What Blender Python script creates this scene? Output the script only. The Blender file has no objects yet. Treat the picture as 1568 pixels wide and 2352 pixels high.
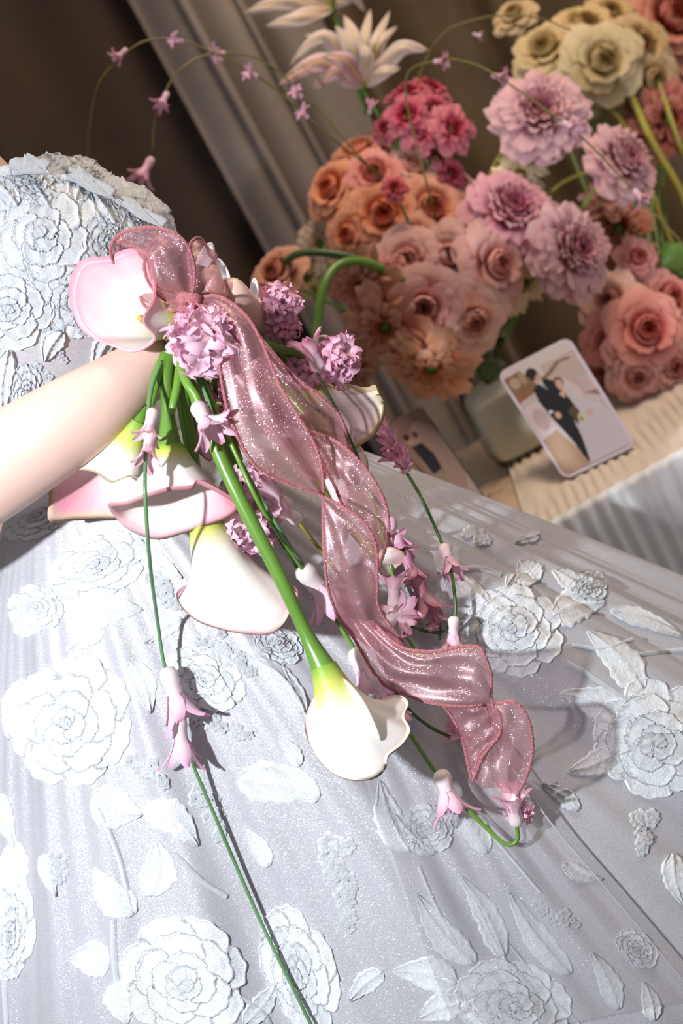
import bpy, math, random
import numpy as np
from mathutils import Vector, Matrix
from mathutils.bvhtree import BVHTree

scene = bpy.context.scene
COL = scene.collection
rnd = random.Random(7)
PI = math.pi

# ------------------------------------------------------------------ camera
FPX = 3267.0                     # focal length in pixels of the 1568 x 2352 frame
ROLL = math.radians(28.7)
PITCH = math.radians(14.0)
CAM = Vector((0.0, -1.0, 1.2))
FWD = Vector((0, math.cos(PITCH), -math.sin(PITCH)))
HOR = Vector((1, 0, 0))
UPV = Vector((0, math.sin(PITCH), math.cos(PITCH)))
CX = HOR * math.cos(ROLL) - UPV * math.sin(ROLL)
CY = HOR * math.sin(ROLL) + UPV * math.cos(ROLL)
cam_data = bpy.data.cameras.new('camera')
cam_data.sensor_fit = 'VERTICAL'
cam_data.sensor_height = 36.0
cam_data.lens = FPX / 2352.0 * 36.0
cam_data.clip_start = 0.02
cam_data.dof.use_dof = True
cam_data.dof.focus_distance = 0.96
cam_data.dof.aperture_fstop = 6.3
cam = bpy.data.objects.new('camera', cam_data)
COL.objects.link(cam)
cam.matrix_world = Matrix.Translation(CAM) @ Matrix((CX, CY, -FWD)).transposed().to_4x4()
scene.camera = cam

# ------------------------------------------------------------------ light
world = bpy.data.worlds.new('world'); scene.world = world
world.use_nodes = True
world.node_tree.nodes['Background'].inputs[0].default_value = (0.86, 0.85, 0.90, 1)
world.node_tree.nodes['Background'].inputs[1].default_value = 0.34

def camdir(x, y, z):             # offset in camera axes (right, up, towards the camera)
    return CX * x + CY * y - FWD * z

def P(px, py, d):                # the world point seen at a pixel of the photograph, d metres deep
    return CAM + (FWD + CX * ((px - 784) / FPX) - CY * ((py - 1176) / FPX)) * d

def lamp(name, kind, loc, target, energy, color, size=0.1, **kw):
    ld = bpy.data.lights.new(name, kind)
    ld.energy = energy; ld.color = color
    for k, v in kw.items(): setattr(ld, k, v)
    if kind == 'AREA': ld.size = size
    else: ld.shadow_soft_size = size
    o = bpy.data.objects.new(name, ld); COL.objects.link(o)
    o.location = loc
    o.rotation_euler = (Vector(target) - Vector(loc)).to_track_quat('-Z', 'Y').to_euler()
    return o
FLASH = P(784, 1176, 0.10) + camdir(-0.60, 0.01, 0.05)
lamp('flash', 'SPOT', FLASH, P(110, 1620, 0.95), 86.0, (0.90, 0.95, 1.0), 0.022,
     spot_size=math.radians(65), spot_blend=1.0)
lamp('added_warm_fill', 'AREA', (0.75, 0.25, 2.6), (0.3, 0.6, 0.8), 26.0, (1.0, 0.78, 0.56), 0.7)  # unseen warm light added to brighten the flowers at the back

scene.view_settings.view_transform = 'Standard'
scene.view_settings.look = 'None'
scene.view_settings.exposure = 0.0
scene.view_settings.gamma = 1.0
scene.view_settings.use_curve_mapping = False
scene.cycles.use_denoising = True
scene.cycles.transparent_max_bounces = 16

# ------------------------------------------------------------------ materials
def nt(name):
    m = bpy.data.materials.new(name); m.use_nodes = True
    t = m.node_tree
    return m, t, t.nodes['Principled BSDF']

def N(t, kind, **kw):
    n = t.nodes.new(kind)
    for k, v in kw.items():
        if k.startswith('i_'):
            key = k[2:]
            key = int(key) if key.isdigit() else key.replace('_', ' ')
            n.inputs[key].default_value = v
        else: setattr(n, k, v)
    return n
def L(t, a, b): t.links.new(a, b)

def ramp(t, stops):
    r = t.nodes.new('ShaderNodeValToRGB')
    e = r.color_ramp.elements
    while len(e) < len(stops): e.new(0.5)
    for x, (p, c) in zip(e, stops): x.position = p; x.color = (*c, 1)
    return r

def plain(name, col, rough=0.5, bump=0.0, bscale=200.0, vary=0.0, vscale=20.0, sub=0.0, sheen=0.0, metal=0.0, stretch=None, spec=None):
    m, t, b = nt(name)
    b.inputs['Base Color'].default_value = (*col, 1)
    b.inputs['Roughness'].default_value = rough
    b.inputs['Metallic'].default_value = metal
    if spec is not None: b.inputs['Specular IOR Level'].default_value = spec
    if sheen: b.inputs['Sheen Weight'].default_value = sheen
    if sub:
        b.inputs['Subsurface Weight'].default_value = sub
        b.inputs['Subsurface Radius'].default_value = (1.0, 0.4, 0.25)
        b.inputs['Subsurface Scale'].default_value = 0.006
    tc = N(t, 'ShaderNodeTexCoord')
    src = tc.outputs['Object']
    if stretch:
        mp = N(t, 'ShaderNodeMapping'); mp.inputs['Scale'].default_value = stretch
        L(t, src, mp.inputs[0]); src = mp.outputs[0]
    if vary:
        nz = N(t, 'ShaderNodeTexNoise', i_Scale=vscale, i_Detail=4.0); L(t, src, nz.inputs['Vector'])
        r = ramp(t, [(0.3, tuple(c * (1 - vary) for c in col)), (0.7, tuple(min(1, c * (1 + vary * .5)) for c in col))])
        L(t, nz.outputs[0], r.inputs[0]); L(t, r.outputs[0], b.inputs['Base Color'])
    if bump:
        nz = N(t, 'ShaderNodeTexNoise', i_Scale=bscale, i_Detail=3.0); L(t, src, nz.inputs['Vector'])
        bp = N(t, 'ShaderNodeBump', i_Strength=bump, i_Distance=0.002)
        L(t, nz.outputs[0], bp.inputs['Height']); L(t, bp.outputs[0], b.inputs['Normal'])
    return m

def glitter_normal(t, scale, amount, prev=None):
    tc = N(t, 'ShaderNodeTexCoord')
    vo = N(t, 'ShaderNodeTexVoronoi', i_Scale=scale); L(t, tc.outputs['Object'], vo.inputs['Vector'])
    sub = N(t, 'ShaderNodeVectorMath', operation='SUBTRACT'); L(t, vo.outputs['Color'], sub.inputs[0]); sub.inputs[1].default_value = (.5, .5, .5)
    sc = N(t, 'ShaderNodeVectorMath', operation='SCALE'); L(t, sub.outputs[0], sc.inputs[0]); sc.inputs['Scale'].default_value = amount
    ge = N(t, 'ShaderNodeNewGeometry')
    ad = N(t, 'ShaderNodeVectorMath', operation='ADD'); L(t, (prev or ge.outputs['Normal']), ad.inputs[0]); L(t, sc.outputs[0], ad.inputs[1])
    no = N(t, 'ShaderNodeVectorMath', operation='NORMALIZE'); L(t, ad.outputs[0], no.inputs[0])
    return no.outputs[0], vo

def tulle_mat(name, alpha=1.0, col=(0.46, 0.45, 0.48)):
    m, t, b = nt(name)
    tc = N(t, 'ShaderNodeTexCoord')
    # hexagonal net of the tulle
    vo = N(t, 'ShaderNodeTexVoronoi', feature='DISTANCE_TO_EDGE', i_Scale=560.0); L(t, tc.outputs['Object'], vo.inputs['Vector'])
    r = ramp(t, [(0.04, tuple(min(1, c * 1.12) for c in col)), (0.16, tuple(c * .94 for c in col))])
    L(t, vo.outputs['Distance'], r.inputs[0])
    nz = N(t, 'ShaderNodeTexNoise', i_Scale=9.0, i_Detail=3.0); L(t, tc.outputs['Object'], nz.inputs['Vector'])
    mx = N(t, 'ShaderNodeMix', data_type='RGBA', blend_type='MULTIPLY'); mx.inputs[0].default_value = 0.25
    L(t, r.outputs[0], mx.inputs[6]); L(t, nz.outputs[0], mx.inputs[7])
    L(t, mx.outputs[2], b.inputs['Base Color'])
    b.inputs['Roughness'].default_value = 0.42
    b.inputs['Sheen Weight'].default_value = 0.25
    gn, gv = glitter_normal(t, 3600.0, 0.6)
    gl = N(t, 'ShaderNodeBsdfGlossy', i_Roughness=0.22); gl.inputs['Color'].default_value = (.75, .78, .85, 1)
    L(t, gn, gl.inputs['Normal'])
    ms = N(t, 'ShaderNodeMixShader', i_0=0.07)
    L(t, b.outputs[0], ms.inputs[1]); L(t, gl.outputs[0], ms.inputs[2])
    out = t.nodes['Material Output']; last = ms.outputs[0]
    if alpha < 1:
        tr = N(t, 'ShaderNodeBsdfTransparent')
        m2 = N(t, 'ShaderNodeMixShader', i_0=alpha)
        L(t, tr.outputs[0], m2.inputs[1]); L(t, last, m2.inputs[2]); last = m2.outputs[0]
    L(t, last, out.inputs['Surface'])
    return m

def thread_mat(name, col, dist=0.0012):
    """satin stitch: threads run along the second uv axis"""
    m, t, b = nt(name)
    b.inputs['Roughness'].default_value = 0.5
    b.inputs['Sheen Weight'].default_value = 0.15
    uv = N(t, 'ShaderNodeUVMap')
    mp = N(t, 'ShaderNodeMapping'); L(t, uv.outputs[0], mp.inputs[0]); mp.inputs['Scale'].default_value = (1.0, 0.12, 1)
    nz = N(t, 'ShaderNodeTexNoise', i_Scale=46.0, i_Detail=3.0, i_Distortion=0.25); L(t, mp.outputs[0], nz.inputs['Vector'])
    tc = N(t, 'ShaderNodeTexCoord')
    n2 = N(t, 'ShaderNodeTexNoise', i_Scale=160.0, i_Detail=3.0); L(t, tc.outputs['Object'], n2.inputs['Vector'])
    ad = N(t, 'ShaderNodeMath', operation='ADD'); L(t, nz.outputs[0], ad.inputs[0]); L(t, n2.outputs[0], ad.inputs[1])
    r = ramp(t, [(0.34, tuple(c * .78 for c in col)), (0.56, col)])
    L(t, nz.outputs[0], r.inputs[0]); L(t, r.outputs[0], b.inputs['Base Color'])
    bp = N(t, 'ShaderNodeBump', i_Strength=0.8, i_Distance=dist)
    L(t, ad.outputs[0], bp.inputs['Height']); L(t, bp.outputs[0], b.inputs['Normal'])
    return m

def vcol_mat(name, rough=0.45, trans=0.25, sub=0.0, bump=0.0, bscale=300.0, objcol=False, spec=0.4, streak=0.0):
    """colour from the mesh attribute 'col'; objcol multiplies it with the object's own colour"""
    m, t, b = nt(name)
    at = N(t, 'ShaderNodeAttribute', attribute_name='col')
    src = at.outputs['Color']
    if objcol:
        oi = N(t, 'ShaderNodeObjectInfo')
        # r: pale edge, g: deep core, b: warm heart
        sp = N(t, 'ShaderNodeSeparateColor'); L(t, src, sp.inputs[0])
        sat = N(t, 'ShaderNodeGamma'); sat.inputs[1].default_value = 2.0; L(t, oi.outputs['Color'], sat.inputs[0])
        pale = N(t, 'ShaderNodeMix', data_type='RGBA'); pale.inputs[0].default_value = 0.22
        L(t, oi.outputs['Color'], pale.inputs[6]); pale.inputs[7].default_value = (0.95, 0.78, 0.70, 1)
        m1 = N(t, 'ShaderNodeMix', data_type='RGBA'); L(t, sp.outputs[0], m1.inputs[0]); L(t, oi.outputs['Color'], m1.inputs[6]); L(t, pale.outputs[2], m1.inputs[7])
        m2 = N(t, 'ShaderNodeMix', data_type='RGBA'); L(t, sp.outputs[1], m2.inputs[0]); L(t, m1.outputs[2], m2.inputs[6]); L(t, sat.outputs[0], m2.inputs[7])
        src = m2.outputs[2]
    if streak:
        uv = N(t, 'ShaderNodeUVMap')
        mp = N(t, 'ShaderNodeMapping'); L(t, uv.outputs[0], mp.inputs[0]); mp.inputs['Scale'].default_value = (60, 1.2, 1)
        nz = N(t, 'ShaderNodeTexNoise', i_Scale=1.0, i_Detail=2.0); L(t, mp.outputs[0], nz.inputs['Vector'])
        rr = ramp(t, [(0.35, (1, 1, 1)), (0.7, (1 - streak, 1 - streak * .8, 1 - streak))])
        L(t, nz.outputs[0], rr.inputs[0])
        mu = N(t, 'ShaderNodeMix', data_type='RGBA', blend_type='MULTIPLY'); mu.inputs[0].default_value = 1
        L(t, src, mu.inputs[6]); L(t, rr.outputs[0], mu.inputs[7]); src = mu.outputs[2]
    L(t, src, b.inputs['Base Color'])
    b.inputs['Roughness'].default_value = rough
    b.inputs['Specular IOR Level'].default_value = spec
    if sub:
        b.inputs['Subsurface Weight'].default_value = sub
        b.inputs['Subsurface Radius'].default_value = (1.0, 0.4, 0.25)
        b.inputs['Subsurface Scale'].default_value = 0.006
    if bump:
        tc = N(t, 'ShaderNodeTexCoord')
        nz = N(t, 'ShaderNodeTexNoise', i_Scale=bscale, i_Detail=3.0); L(t, tc.outputs['Object'], nz.inputs['Vector'])
        bp = N(t, 'ShaderNodeBump', i_Strength=bump, i_Distance=0.001)
        L(t, nz.outputs[0], bp.inputs['Height']); L(t, bp.outputs[0], b.inputs['Normal'])
    if trans:
        tl = N(t, 'ShaderNodeBsdfTranslucent'); L(t, src, tl.inputs['Color'])
        ms = N(t, 'ShaderNodeMixShader', i_0=trans)
        L(t, b.outputs[0], ms.inputs[1]); L(t, tl.outputs[0], ms.inputs[2])
        L(t, ms.outputs[0], t.nodes['Material Output'].inputs['Surface'])
    return m

def organza_mat():
    m, t, b = nt('pink_organza')
    uv = N(t, 'ShaderNodeUVMap')
    # fine weave and shimmer
    mp = N(t, 'ShaderNodeMapping'); L(t, uv.outputs[0], mp.inputs[0]); mp.inputs['Scale'].default_value = (3.0, 420.0, 1)
    nz = N(t, 'ShaderNodeTexNoise', i_Scale=1.0, i_Detail=2.0); L(t, mp.outputs[0], nz.inputs['Vector'])
    r = ramp(t, [(0.3, (0.44, 0.185, 0.21)), (0.7, (0.62, 0.31, 0.34))]); L(t, nz.outputs[0], r.inputs[0])
    L(t, r.outputs[0], b.inputs['Base Color'])
    b.inputs['Roughness'].default_value = 0.35
    gn, gv = glitter_normal(t, 3400.0, 0.9)
    gl = N(t, 'ShaderNodeBsdfGlossy', i_Roughness=0.17); gl.inputs['Color'].default_value = (1.0, 0.72, 0.76, 1)
    L(t, gn, gl.inputs['Normal'])
    g2 = N(t, 'ShaderNodeBsdfGlossy', i_Roughness=0.42); g2.inputs['Color'].default_value = (1.0, 0.72, 0.76, 1)
    tl = N(t, 'ShaderNodeBsdfTranslucent'); L(t, r.outputs[0], tl.inputs['Color'])
    a = N(t, 'ShaderNodeMixShader', i_0=0.35); L(t, b.outputs[0], a.inputs[1]); L(t, tl.outputs[0], a.inputs[2])
    c0 = N(t, 'ShaderNodeMixShader', i_0=0.4); L(t, gl.outputs[0], c0.inputs[1]); L(t, g2.outputs[0], c0.inputs[2])
    c = N(t, 'ShaderNodeMixShader', i_0=0.26); L(t, a.outputs[0], c.inputs[1]); L(t, c0.outputs[0], c.inputs[2])
    tr = N(t, 'ShaderNodeBsdfTransparent'); tr.inputs[0].default_value = (1.0, 0.86, 0.88, 1)
    d = N(t, 'ShaderNodeMixShader', i_0=0.52); L(t, tr.outputs[0], d.inputs[1]); L(t, c.outputs[0], d.inputs[2])
    L(t, d.outputs[0], t.nodes['Material Output'].inputs['Surface'])
    return m

def glass_mat(name, col, rough=0.02, mix=0.75):
    m, t, b = nt(name)
    fr = N(t, 'ShaderNodeFresnel', i_IOR=1.45)
    tr = N(t, 'ShaderNodeBsdfTransparent'); tr.inputs[0].default_value = (*col, 1)
    gl = N(t, 'ShaderNodeBsdfGlossy', i_Roughness=rough)
    ms = N(t, 'ShaderNodeMixShader'); L(t, fr.outputs[0], ms.inputs[0]); L(t, tr.outputs[0], ms.inputs[1]); L(t, gl.outputs[0], ms.inputs[2])
    L(t, ms.outputs[0], t.nodes['Material Output'].inputs['Surface'])
    return m

def marble_mat():
    m, t, b = nt('veined_marble')
    tc = N(t, 'ShaderNodeTexCoord')
    nz = N(t, 'ShaderNodeTexNoise', i_Scale=9.0, i_Detail=8.0, i_Distortion=1.6); L(t, tc.outputs['Object'], nz.inputs['Vector'])
    r = ramp(t, [(0.30, (0.50, 0.36, 0.24)), (0.49, (0.62, 0.48, 0.34)), (0.505, (0.22, 0.10, 0.05)), (0.52, (0.60, 0.46, 0.33)), (0.8, (0.68, 0.55, 0.42))])
    L(t, nz.outputs[0], r.inputs[0]); L(t, r.outputs[0], b.inputs['Base Color'])
    b.inputs['Roughness'].default_value = 0.3
    return m

M = dict(
    tulle=tulle_mat('silver_tulle'),
    tulle_sheer=tulle_mat('sheer_tulle', 0.28, (0.55, 0.53, 0.56)),
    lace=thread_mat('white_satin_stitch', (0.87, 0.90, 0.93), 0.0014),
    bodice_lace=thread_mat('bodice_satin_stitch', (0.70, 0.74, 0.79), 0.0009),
    satin=plain('white_satin', (0.80, 0.81, 0.84), 0.35, 0.2, 60),
    skin=plain('skin', (0.74, 0.50, 0.42), 0.45, 0.08, 900, 0.05, 30, 0.25),
    nail=plain('white_nail_polish', (0.85, 0.86, 0.88), 0.12, vary=0.02, vscale=30),
    stem=plain('green_stem', (0.13, 0.27, 0.035), 0.32, 0.25, 60, 0.35, 14, stretch=(1, 1, .3)),
    stem_dark=plain('dark_stem', (0.05, 0.11, 0.022), 0.4, 0.2, 60, 0.3, 14),
    stem_pale=plain('pale_green_stem', (0.11, 0.24, 0.10), 0.38, 0.2, 60, 0.3, 20),
    stem_yellow=plain('yellow_green_stem', (0.30, 0.27, 0.04), 0.45, 0.2, 60, 0.3, 14),
    stem_brown=plain('olive_stem', (0.16, 0.13, 0.03), 0.45, 0.2, 60, 0.3, 14),
    leaf=plain('green_leaf', (0.10, 0.20, 0.03), 0.5, 0.3, 90, 0.3, 30),
    spathe=vcol_mat('calla_spathe', 0.42, 0.18, 0.0, 0.12, 60, streak=0.05),
    floret=vcol_mat('hyacinth_petal', 0.4, 0.25, 0.0, 0.2, 500),
    petal=vcol_mat('garden_petal', 0.6, 0.2, 0.0, 0.3, 250, objcol=True, spec=0.2),
    plainv=vcol_mat('tinted_petal', 0.5, 0.2),
    print=vcol_mat('card_print', 0.25, 0.0),
    spadix=plain('yellow_spadix', (0.75, 0.55, 0.12), 0.7, 0.8, 500, 0.2, 200),
    organza=organza_mat(),
    cord=plain('rose_wired_edge', (0.46, 0.13, 0.15), 0.45, 0.9, 700, 0.3, 500, sheen=0.3),
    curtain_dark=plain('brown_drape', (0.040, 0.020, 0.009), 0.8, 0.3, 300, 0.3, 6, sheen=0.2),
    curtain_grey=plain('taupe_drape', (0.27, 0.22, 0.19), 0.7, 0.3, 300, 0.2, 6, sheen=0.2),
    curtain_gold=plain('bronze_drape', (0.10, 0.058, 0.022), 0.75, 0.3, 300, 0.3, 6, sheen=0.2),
    wall=plain('brown_wall', (0.10, 0.06, 0.035), 0.9, 0.2, 40, 0.2, 4),
    floor=plain('brown_floor', (0.10, 0.07, 0.05), 0.5, 0.1, 40, 0.3, 6),
    cloth=plain('cool_lit_table_cloth', (0.70, 0.72, 0.74), 0.6, 0.25, 500, 0.06, 10),  # hanging front: cool flash light put into the cloth colour
    cloth_top=plain('warm_lit_table_cloth', (0.66, 0.58, 0.50), 0.6, 0.25, 500, 0.08, 10),  # same cloth on top, warmer light put into its colour
    marble=marble_mat(),
    wood=plain('dark_wood', (0.08, 0.045, 0.025), 0.5, 0.2, 60, 0.3, 20),
    glass=glass_mat('clear_glass', (0.98, 0.99, 0.97)),
    water=glass_mat('vase_water', (0.90, 0.90, 0.80), 0.05),
    stuffing=plain('cream_silk', (0.93, 0.88, 0.72), 0.5, 0.3, 60, 0.1, 20),
    card_edge=plain('pearly_card', (0.66, 0.60, 0.74), 0.25, vary=0.03, vscale=20),
    acrylic=glass_mat('clear_acrylic', (0.93, 0.90, 0.94), 0.03),
)

# ------------------------------------------------------------------ mesh helpers
ORG = {}
def wloc(o):
    return ORG.get(o.name, Vector((0, 0, 0))) if o else Vector((0, 0, 0))

def obj(name, verts, faces, mat, parent=None, smooth=True, col=None, uv=None, solid=0.0, origin=None):
    org = wloc(parent) if origin is None else origin
    me = bpy.data.meshes.new(name)
    me.from_pydata([tuple(Vector(v) - org) for v in verts], [], faces)
    if smooth: me.polygons.foreach_set('use_smooth', [True] * len(me.polygons))
    if col is not None:
        at = me.attributes.new('col', 'FLOAT_COLOR', 'POINT')
        flat = np.ones((len(verts), 4), 'f'); flat[:, :3] = np.array(col, 'f')[:, :3]
        at.data.foreach_set('color', flat.ravel())
    if uv is not None:
        ul = me.uv_layers.new(name='UVMap')
        li = np.empty(len(me.loops), 'i'); me.loops.foreach_get('vertex_index', li)
        ul.data.foreach_set('uv', np.array(uv, 'f')[li].ravel())
    me.materials.append(mat)
    me.update()
    o = bpy.data.objects.new(name, me); COL.objects.link(o)
    if parent is not None: o.parent = parent
    elif origin is not None: o.location = origin
    ORG[o.name] = org
    if solid:
        s = o.modifiers.new('thickness', 'SOLIDIFY'); s.thickness = solid; s.offset = 0
    return o

def tag(o, label=None, cat=None, group=None, kind=None):
    if label: o['label'] = label
    if cat: o['category'] = cat
    if group: o['group'] = group
    if kind: o['kind'] = kind
    return o

def thing(name, label, cat, loc, group=None):
    o = bpy.data.objects.new(name, None); COL.objects.link(o)
    o.empty_display_size = 0.02
    o.location = loc
    ORG[o.name] = Vector(loc)
    return tag(o, label, cat, group)

def gridfaces(nu, nv, cu=False, off=0):
    f = []
    for i in range(nu if cu else nu - 1):
        for j in range(nv - 1):
            a = i * nv + j; b = ((i + 1) % nu) * nv + j
            f.append((off + a, off + b, off + b + 1, off + a + 1))
    return f

def catmull(pts, n, closed=False):
    pts = [np.array(p, float) for p in pts]
    m = len(pts)
    if m == 2 and not closed:
        return [tuple(pts[0] + (pts[1] - pts[0]) * i / (n - 1)) for i in range(n)]
    out = []
    segs = m if closed else m - 1
    for k in range(n):
        s = k / (n if closed else n - 1) * segs
        i = min(int(s), segs - 1); t = s - i
        if closed: p0, p1, p2, p3 = pts[(i - 1) % m], pts[i % m], pts[(i + 1) % m], pts[(i + 2) % m]
        else:
            p1, p2 = pts[i], pts[i + 1]
            p0 = pts[i - 1] if i > 0 else 2 * p1 - p2
            p3 = pts[i + 2] if i + 2 < m else 2 * p2 - p1
        out.append(tuple(0.5 * ((2 * p1) + (-p0 + p2) * t + (2 * p0 - 5 * p1 + 4 * p2 - p3) * t * t + (-p0 + 3 * p1 - 3 * p2 + p3) * t ** 3)))
    return out

def tube_data(pts, rad, seg=8, cap=True):
    pts = [Vector(p) for p in pts]; n = len(pts)
    if not hasattr(rad, '__len__'): rad = [rad] * n
    verts, faces, uv = [], [], []
    t0 = (pts[1] - pts[0]).normalized()
    nrm = t0.orthogonal().normalized()
    for i, p in enumerate(pts):
        t = (pts[min(i + 1, n - 1)] - pts[max(i - 1, 0)]).normalized()
        nrm = (nrm - t * nrm.dot(t))
        if nrm.length < 1e-6: nrm = t.orthogonal()
        nrm.normalize()
        b = t.cross(nrm)
        for k in range(seg):
            a = 2 * PI * k / seg
            verts.append(p + (nrm * math.cos(a) + b * math.sin(a)) * rad[i])
            uv.append((k / seg, i / n))
    for i in range(n - 1):
        for k in range(seg):
            a = i * seg + k; b_ = i * seg + (k + 1) % seg
            faces.append((a, b_, b_ + seg, a + seg))
    if cap:
        faces.append(tuple(range(seg))[::-1]); faces.append(tuple((n - 1) * seg + k for k in range(seg)))
    return verts, faces, uv

def tube(name, pts, rad, mat, parent=None, seg=8, n=None):
    if n: 
        m = len(pts)
        if hasattr(rad, '__len__'):
            rr = catmull([(r,) for r in rad], n); rad = [max(1e-5, r[0]) for r in rr]
        pts = catmull(pts, n)
    v, f, uv = tube_data(pts, rad, seg)
    return obj(name, v, f, mat, parent, uv=uv)

def revolve(name, prof, centre, mat, parent, seg=32, cap=False):
    v, f = [], []
    for r, z in prof:
        for k in range(seg):
            a = 2 * PI * k / seg
            v.append(Vector(centre) + Vector((r * math.cos(a), r * math.sin(a), z)))
    for i in range(len(prof) - 1):
        for k in range(seg):
            a = i * seg + k; b = i * seg + (k + 1) % seg
            f.append((a, b, b + seg, a + seg))
    if cap:
        f.append(tuple(range(seg))[::-1]); f.append(tuple((len(prof) - 1) * seg + k for k in range(seg)))
    return obj(name, v, f, mat, parent)

def box(name, lo, hi, mat, parent=None, bevel=0.0):
    x0, y0, z0 = lo; x1, y1, z1 = hi
    v = [(x0, y0, z0), (x1, y0, z0), (x1, y1, z0), (x0, y1, z0), (x0, y0, z1), (x1, y0, z1), (x1, y1, z1), (x0, y1, z1)]
    f = [(0, 3, 2, 1), (4, 5, 6, 7), (0, 1, 5, 4), (1, 2, 6, 5), (2, 3, 7, 6), (3, 0, 4, 7)]
    o = obj(name, v, f, mat, parent, smooth=False)
    if bevel:
        b = o.modifiers.new('bevel', 'BEVEL'); b.width = bevel; b.segments = 3
    return o

def fbm(x, seed=0):
    return (math.sin(x * 1.3 + seed) + 0.5 * math.sin(x * 2.9 + seed * 2.3) + 0.25 * math.sin(x * 6.1 + seed * 4.1)) / 1.75
# ------------------------------------------------------------------ room
def plane_hit(px, py, z):        # where the line of sight through a pixel meets a level plane
    d = P(px, py, 1.0) - CAM
    return CAM + d * ((z - CAM.z) / d.z)

tag(box('floor', (-2.5, -2.5, -0.05), (3.0, 2.2, 0.0), M['floor']), kind='structure')
tag(box('wall_back', (-2.5, 2.0, 0.0), (3.0, 2.1, 2.9), M['wall']), kind='structure')

def curtain(x0, x1, y, folds, depth, mat, label, seed):
    root = thing('curtain', label, 'curtain', ((x0 + x1) / 2, y, 0.01), 'drapes hanging behind the flowers')
    nx, nz = 220, 10
    v = []
    for i in range(nx):
        u = i / (nx - 1)
        for j in range(nz):
            w = j / (nz - 1)
            ph = u * folds * 2 * PI + 1.2 * fbm(u * 9, seed)
            dy = depth * (0.6 * math.sin(ph) + 0.4 * math.sin(ph * 0.53 + seed)) * (1.0 - 0.3 * w)
            tuck = 0.20 * (math.exp(-u * 9) + math.exp(-(1 - u) * 9)) * (depth < .04)
            v.append((x0 + (x1 - x0) * u + 0.02 * math.sin(ph * .5 + w * 2), y + dy + tuck, 0.01 + w * 2.6))
    obj('drape', v, gridfaces(nx, nz), mat, root, solid=0.003)
    tube('curtain_pole', [(x0 - .05, y, 2.62), (x1 + .05, y, 2.62)], 0.014, M['wood'], root, 10)
curtain(-1.9, 0.10, 1.34, 8, 0.05, M['curtain_dark'], 'dark brown drape at the left above the bodice', 1)
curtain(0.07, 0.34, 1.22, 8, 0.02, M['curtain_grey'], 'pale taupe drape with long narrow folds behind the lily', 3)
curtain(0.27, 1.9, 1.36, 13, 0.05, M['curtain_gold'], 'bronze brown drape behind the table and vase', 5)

# ------------------------------------------------------------------ table
ZT = P(1290, 1100, 1.45).z       # height of the table top, from where the card stands
TF = plane_hit(1400, 1120, ZT).y # front edge of the table
tl = plane_hit(1060, 1215, ZT)
TX0 = tl.x - 0.02
table = thing('side_table', 'side table with veined tan marble top under the cloth and vase', 'table', (0.5, TF + .2, 0))
box('table_top', (TX0, TF, ZT - 0.03), (1.05, TF + 0.42, ZT - 0.002), M['marble'], table, 0.004)
for sx in (TX0 + .06, 1.0):
    for sy in (TF + .05, TF + .37):
        tube('leg', [(sx, sy, 0), (sx, sy, ZT - 0.03)], [0.014, 0.02], M['wood'], table, 10)

# pleated cloth: lies on the top and hangs over the front
cr = thing('table_cloth', 'pale pleated cloth gathered over the table and hanging down its front', 'cloth', (0.6, TF, ZT))
c0 = plane_hit(1238, 1208, ZT)
def pleat(x, w):
    a = 2 * PI * x / 0.0165 + 1.3 * fbm(x * 22, 2)
    return (0.5 + 0.5 * math.sin(a + 0.6 * math.sin(w * 5))) ** 0.75
nx = 1000; rows = []
for i in range(nx):
    x = c0.x - 0.012 + (0.72) * i / (nx - 1)
    col_ = []
    lift = 0.001 + 0.004 * (0.5 + 0.5 * fbm(x * 16, 4))
    for w in range(16):          # on the top, from back to front, crumpled
        s = w / 15
        y = TF + 0.34 - 0.345 * s
        lb = (1 - s)
        z = ZT + 0.001 + lift * (0.25 + 0.75 * math.sin(min(1, lb * 3) * PI / 2)) + 0.003 * pleat(x + 0.03 * math.sin(s * 9 + x * 20), s) 
        xx = x + 0.10 * (1 - s) * (0.6)
        col_.append((xx, y, z))
    for k, a in enumerate((0.3, 0.7, 1.05, 1.4)):
        col_.append((x, TF - 0.006 - 0.010 * math.sin(a) - 0.004 * pleat(x, 1), ZT - 0.004 + 0.008 * math.cos(a)))
    for w in range(1, 22):
        s = w / 21
        dep = 0.004 + 0.007 * s
        fan = (x - c0.x)
        col_.append((x + 0.05 * s * math.sin(x * 14) + 0.02 * s, TF - 0.016 - dep * pleat(x, s * 1.5) - 0.012 * s, ZT - 0.006 - s * 0.60))
    rows.append(col_)
nvv = len(rows[0])
vtop = [r[j] for r in rows for j in range(17)]
vfr = [r[j] for r in rows for j in range(16, nvv)]
obj('cloth_top', vtop, gridfaces(nx, 17), M['cloth_top'], cr)
obj('cloth_front', vfr, gridfaces(nx, nvv - 16), M['cloth'], cr)

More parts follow.
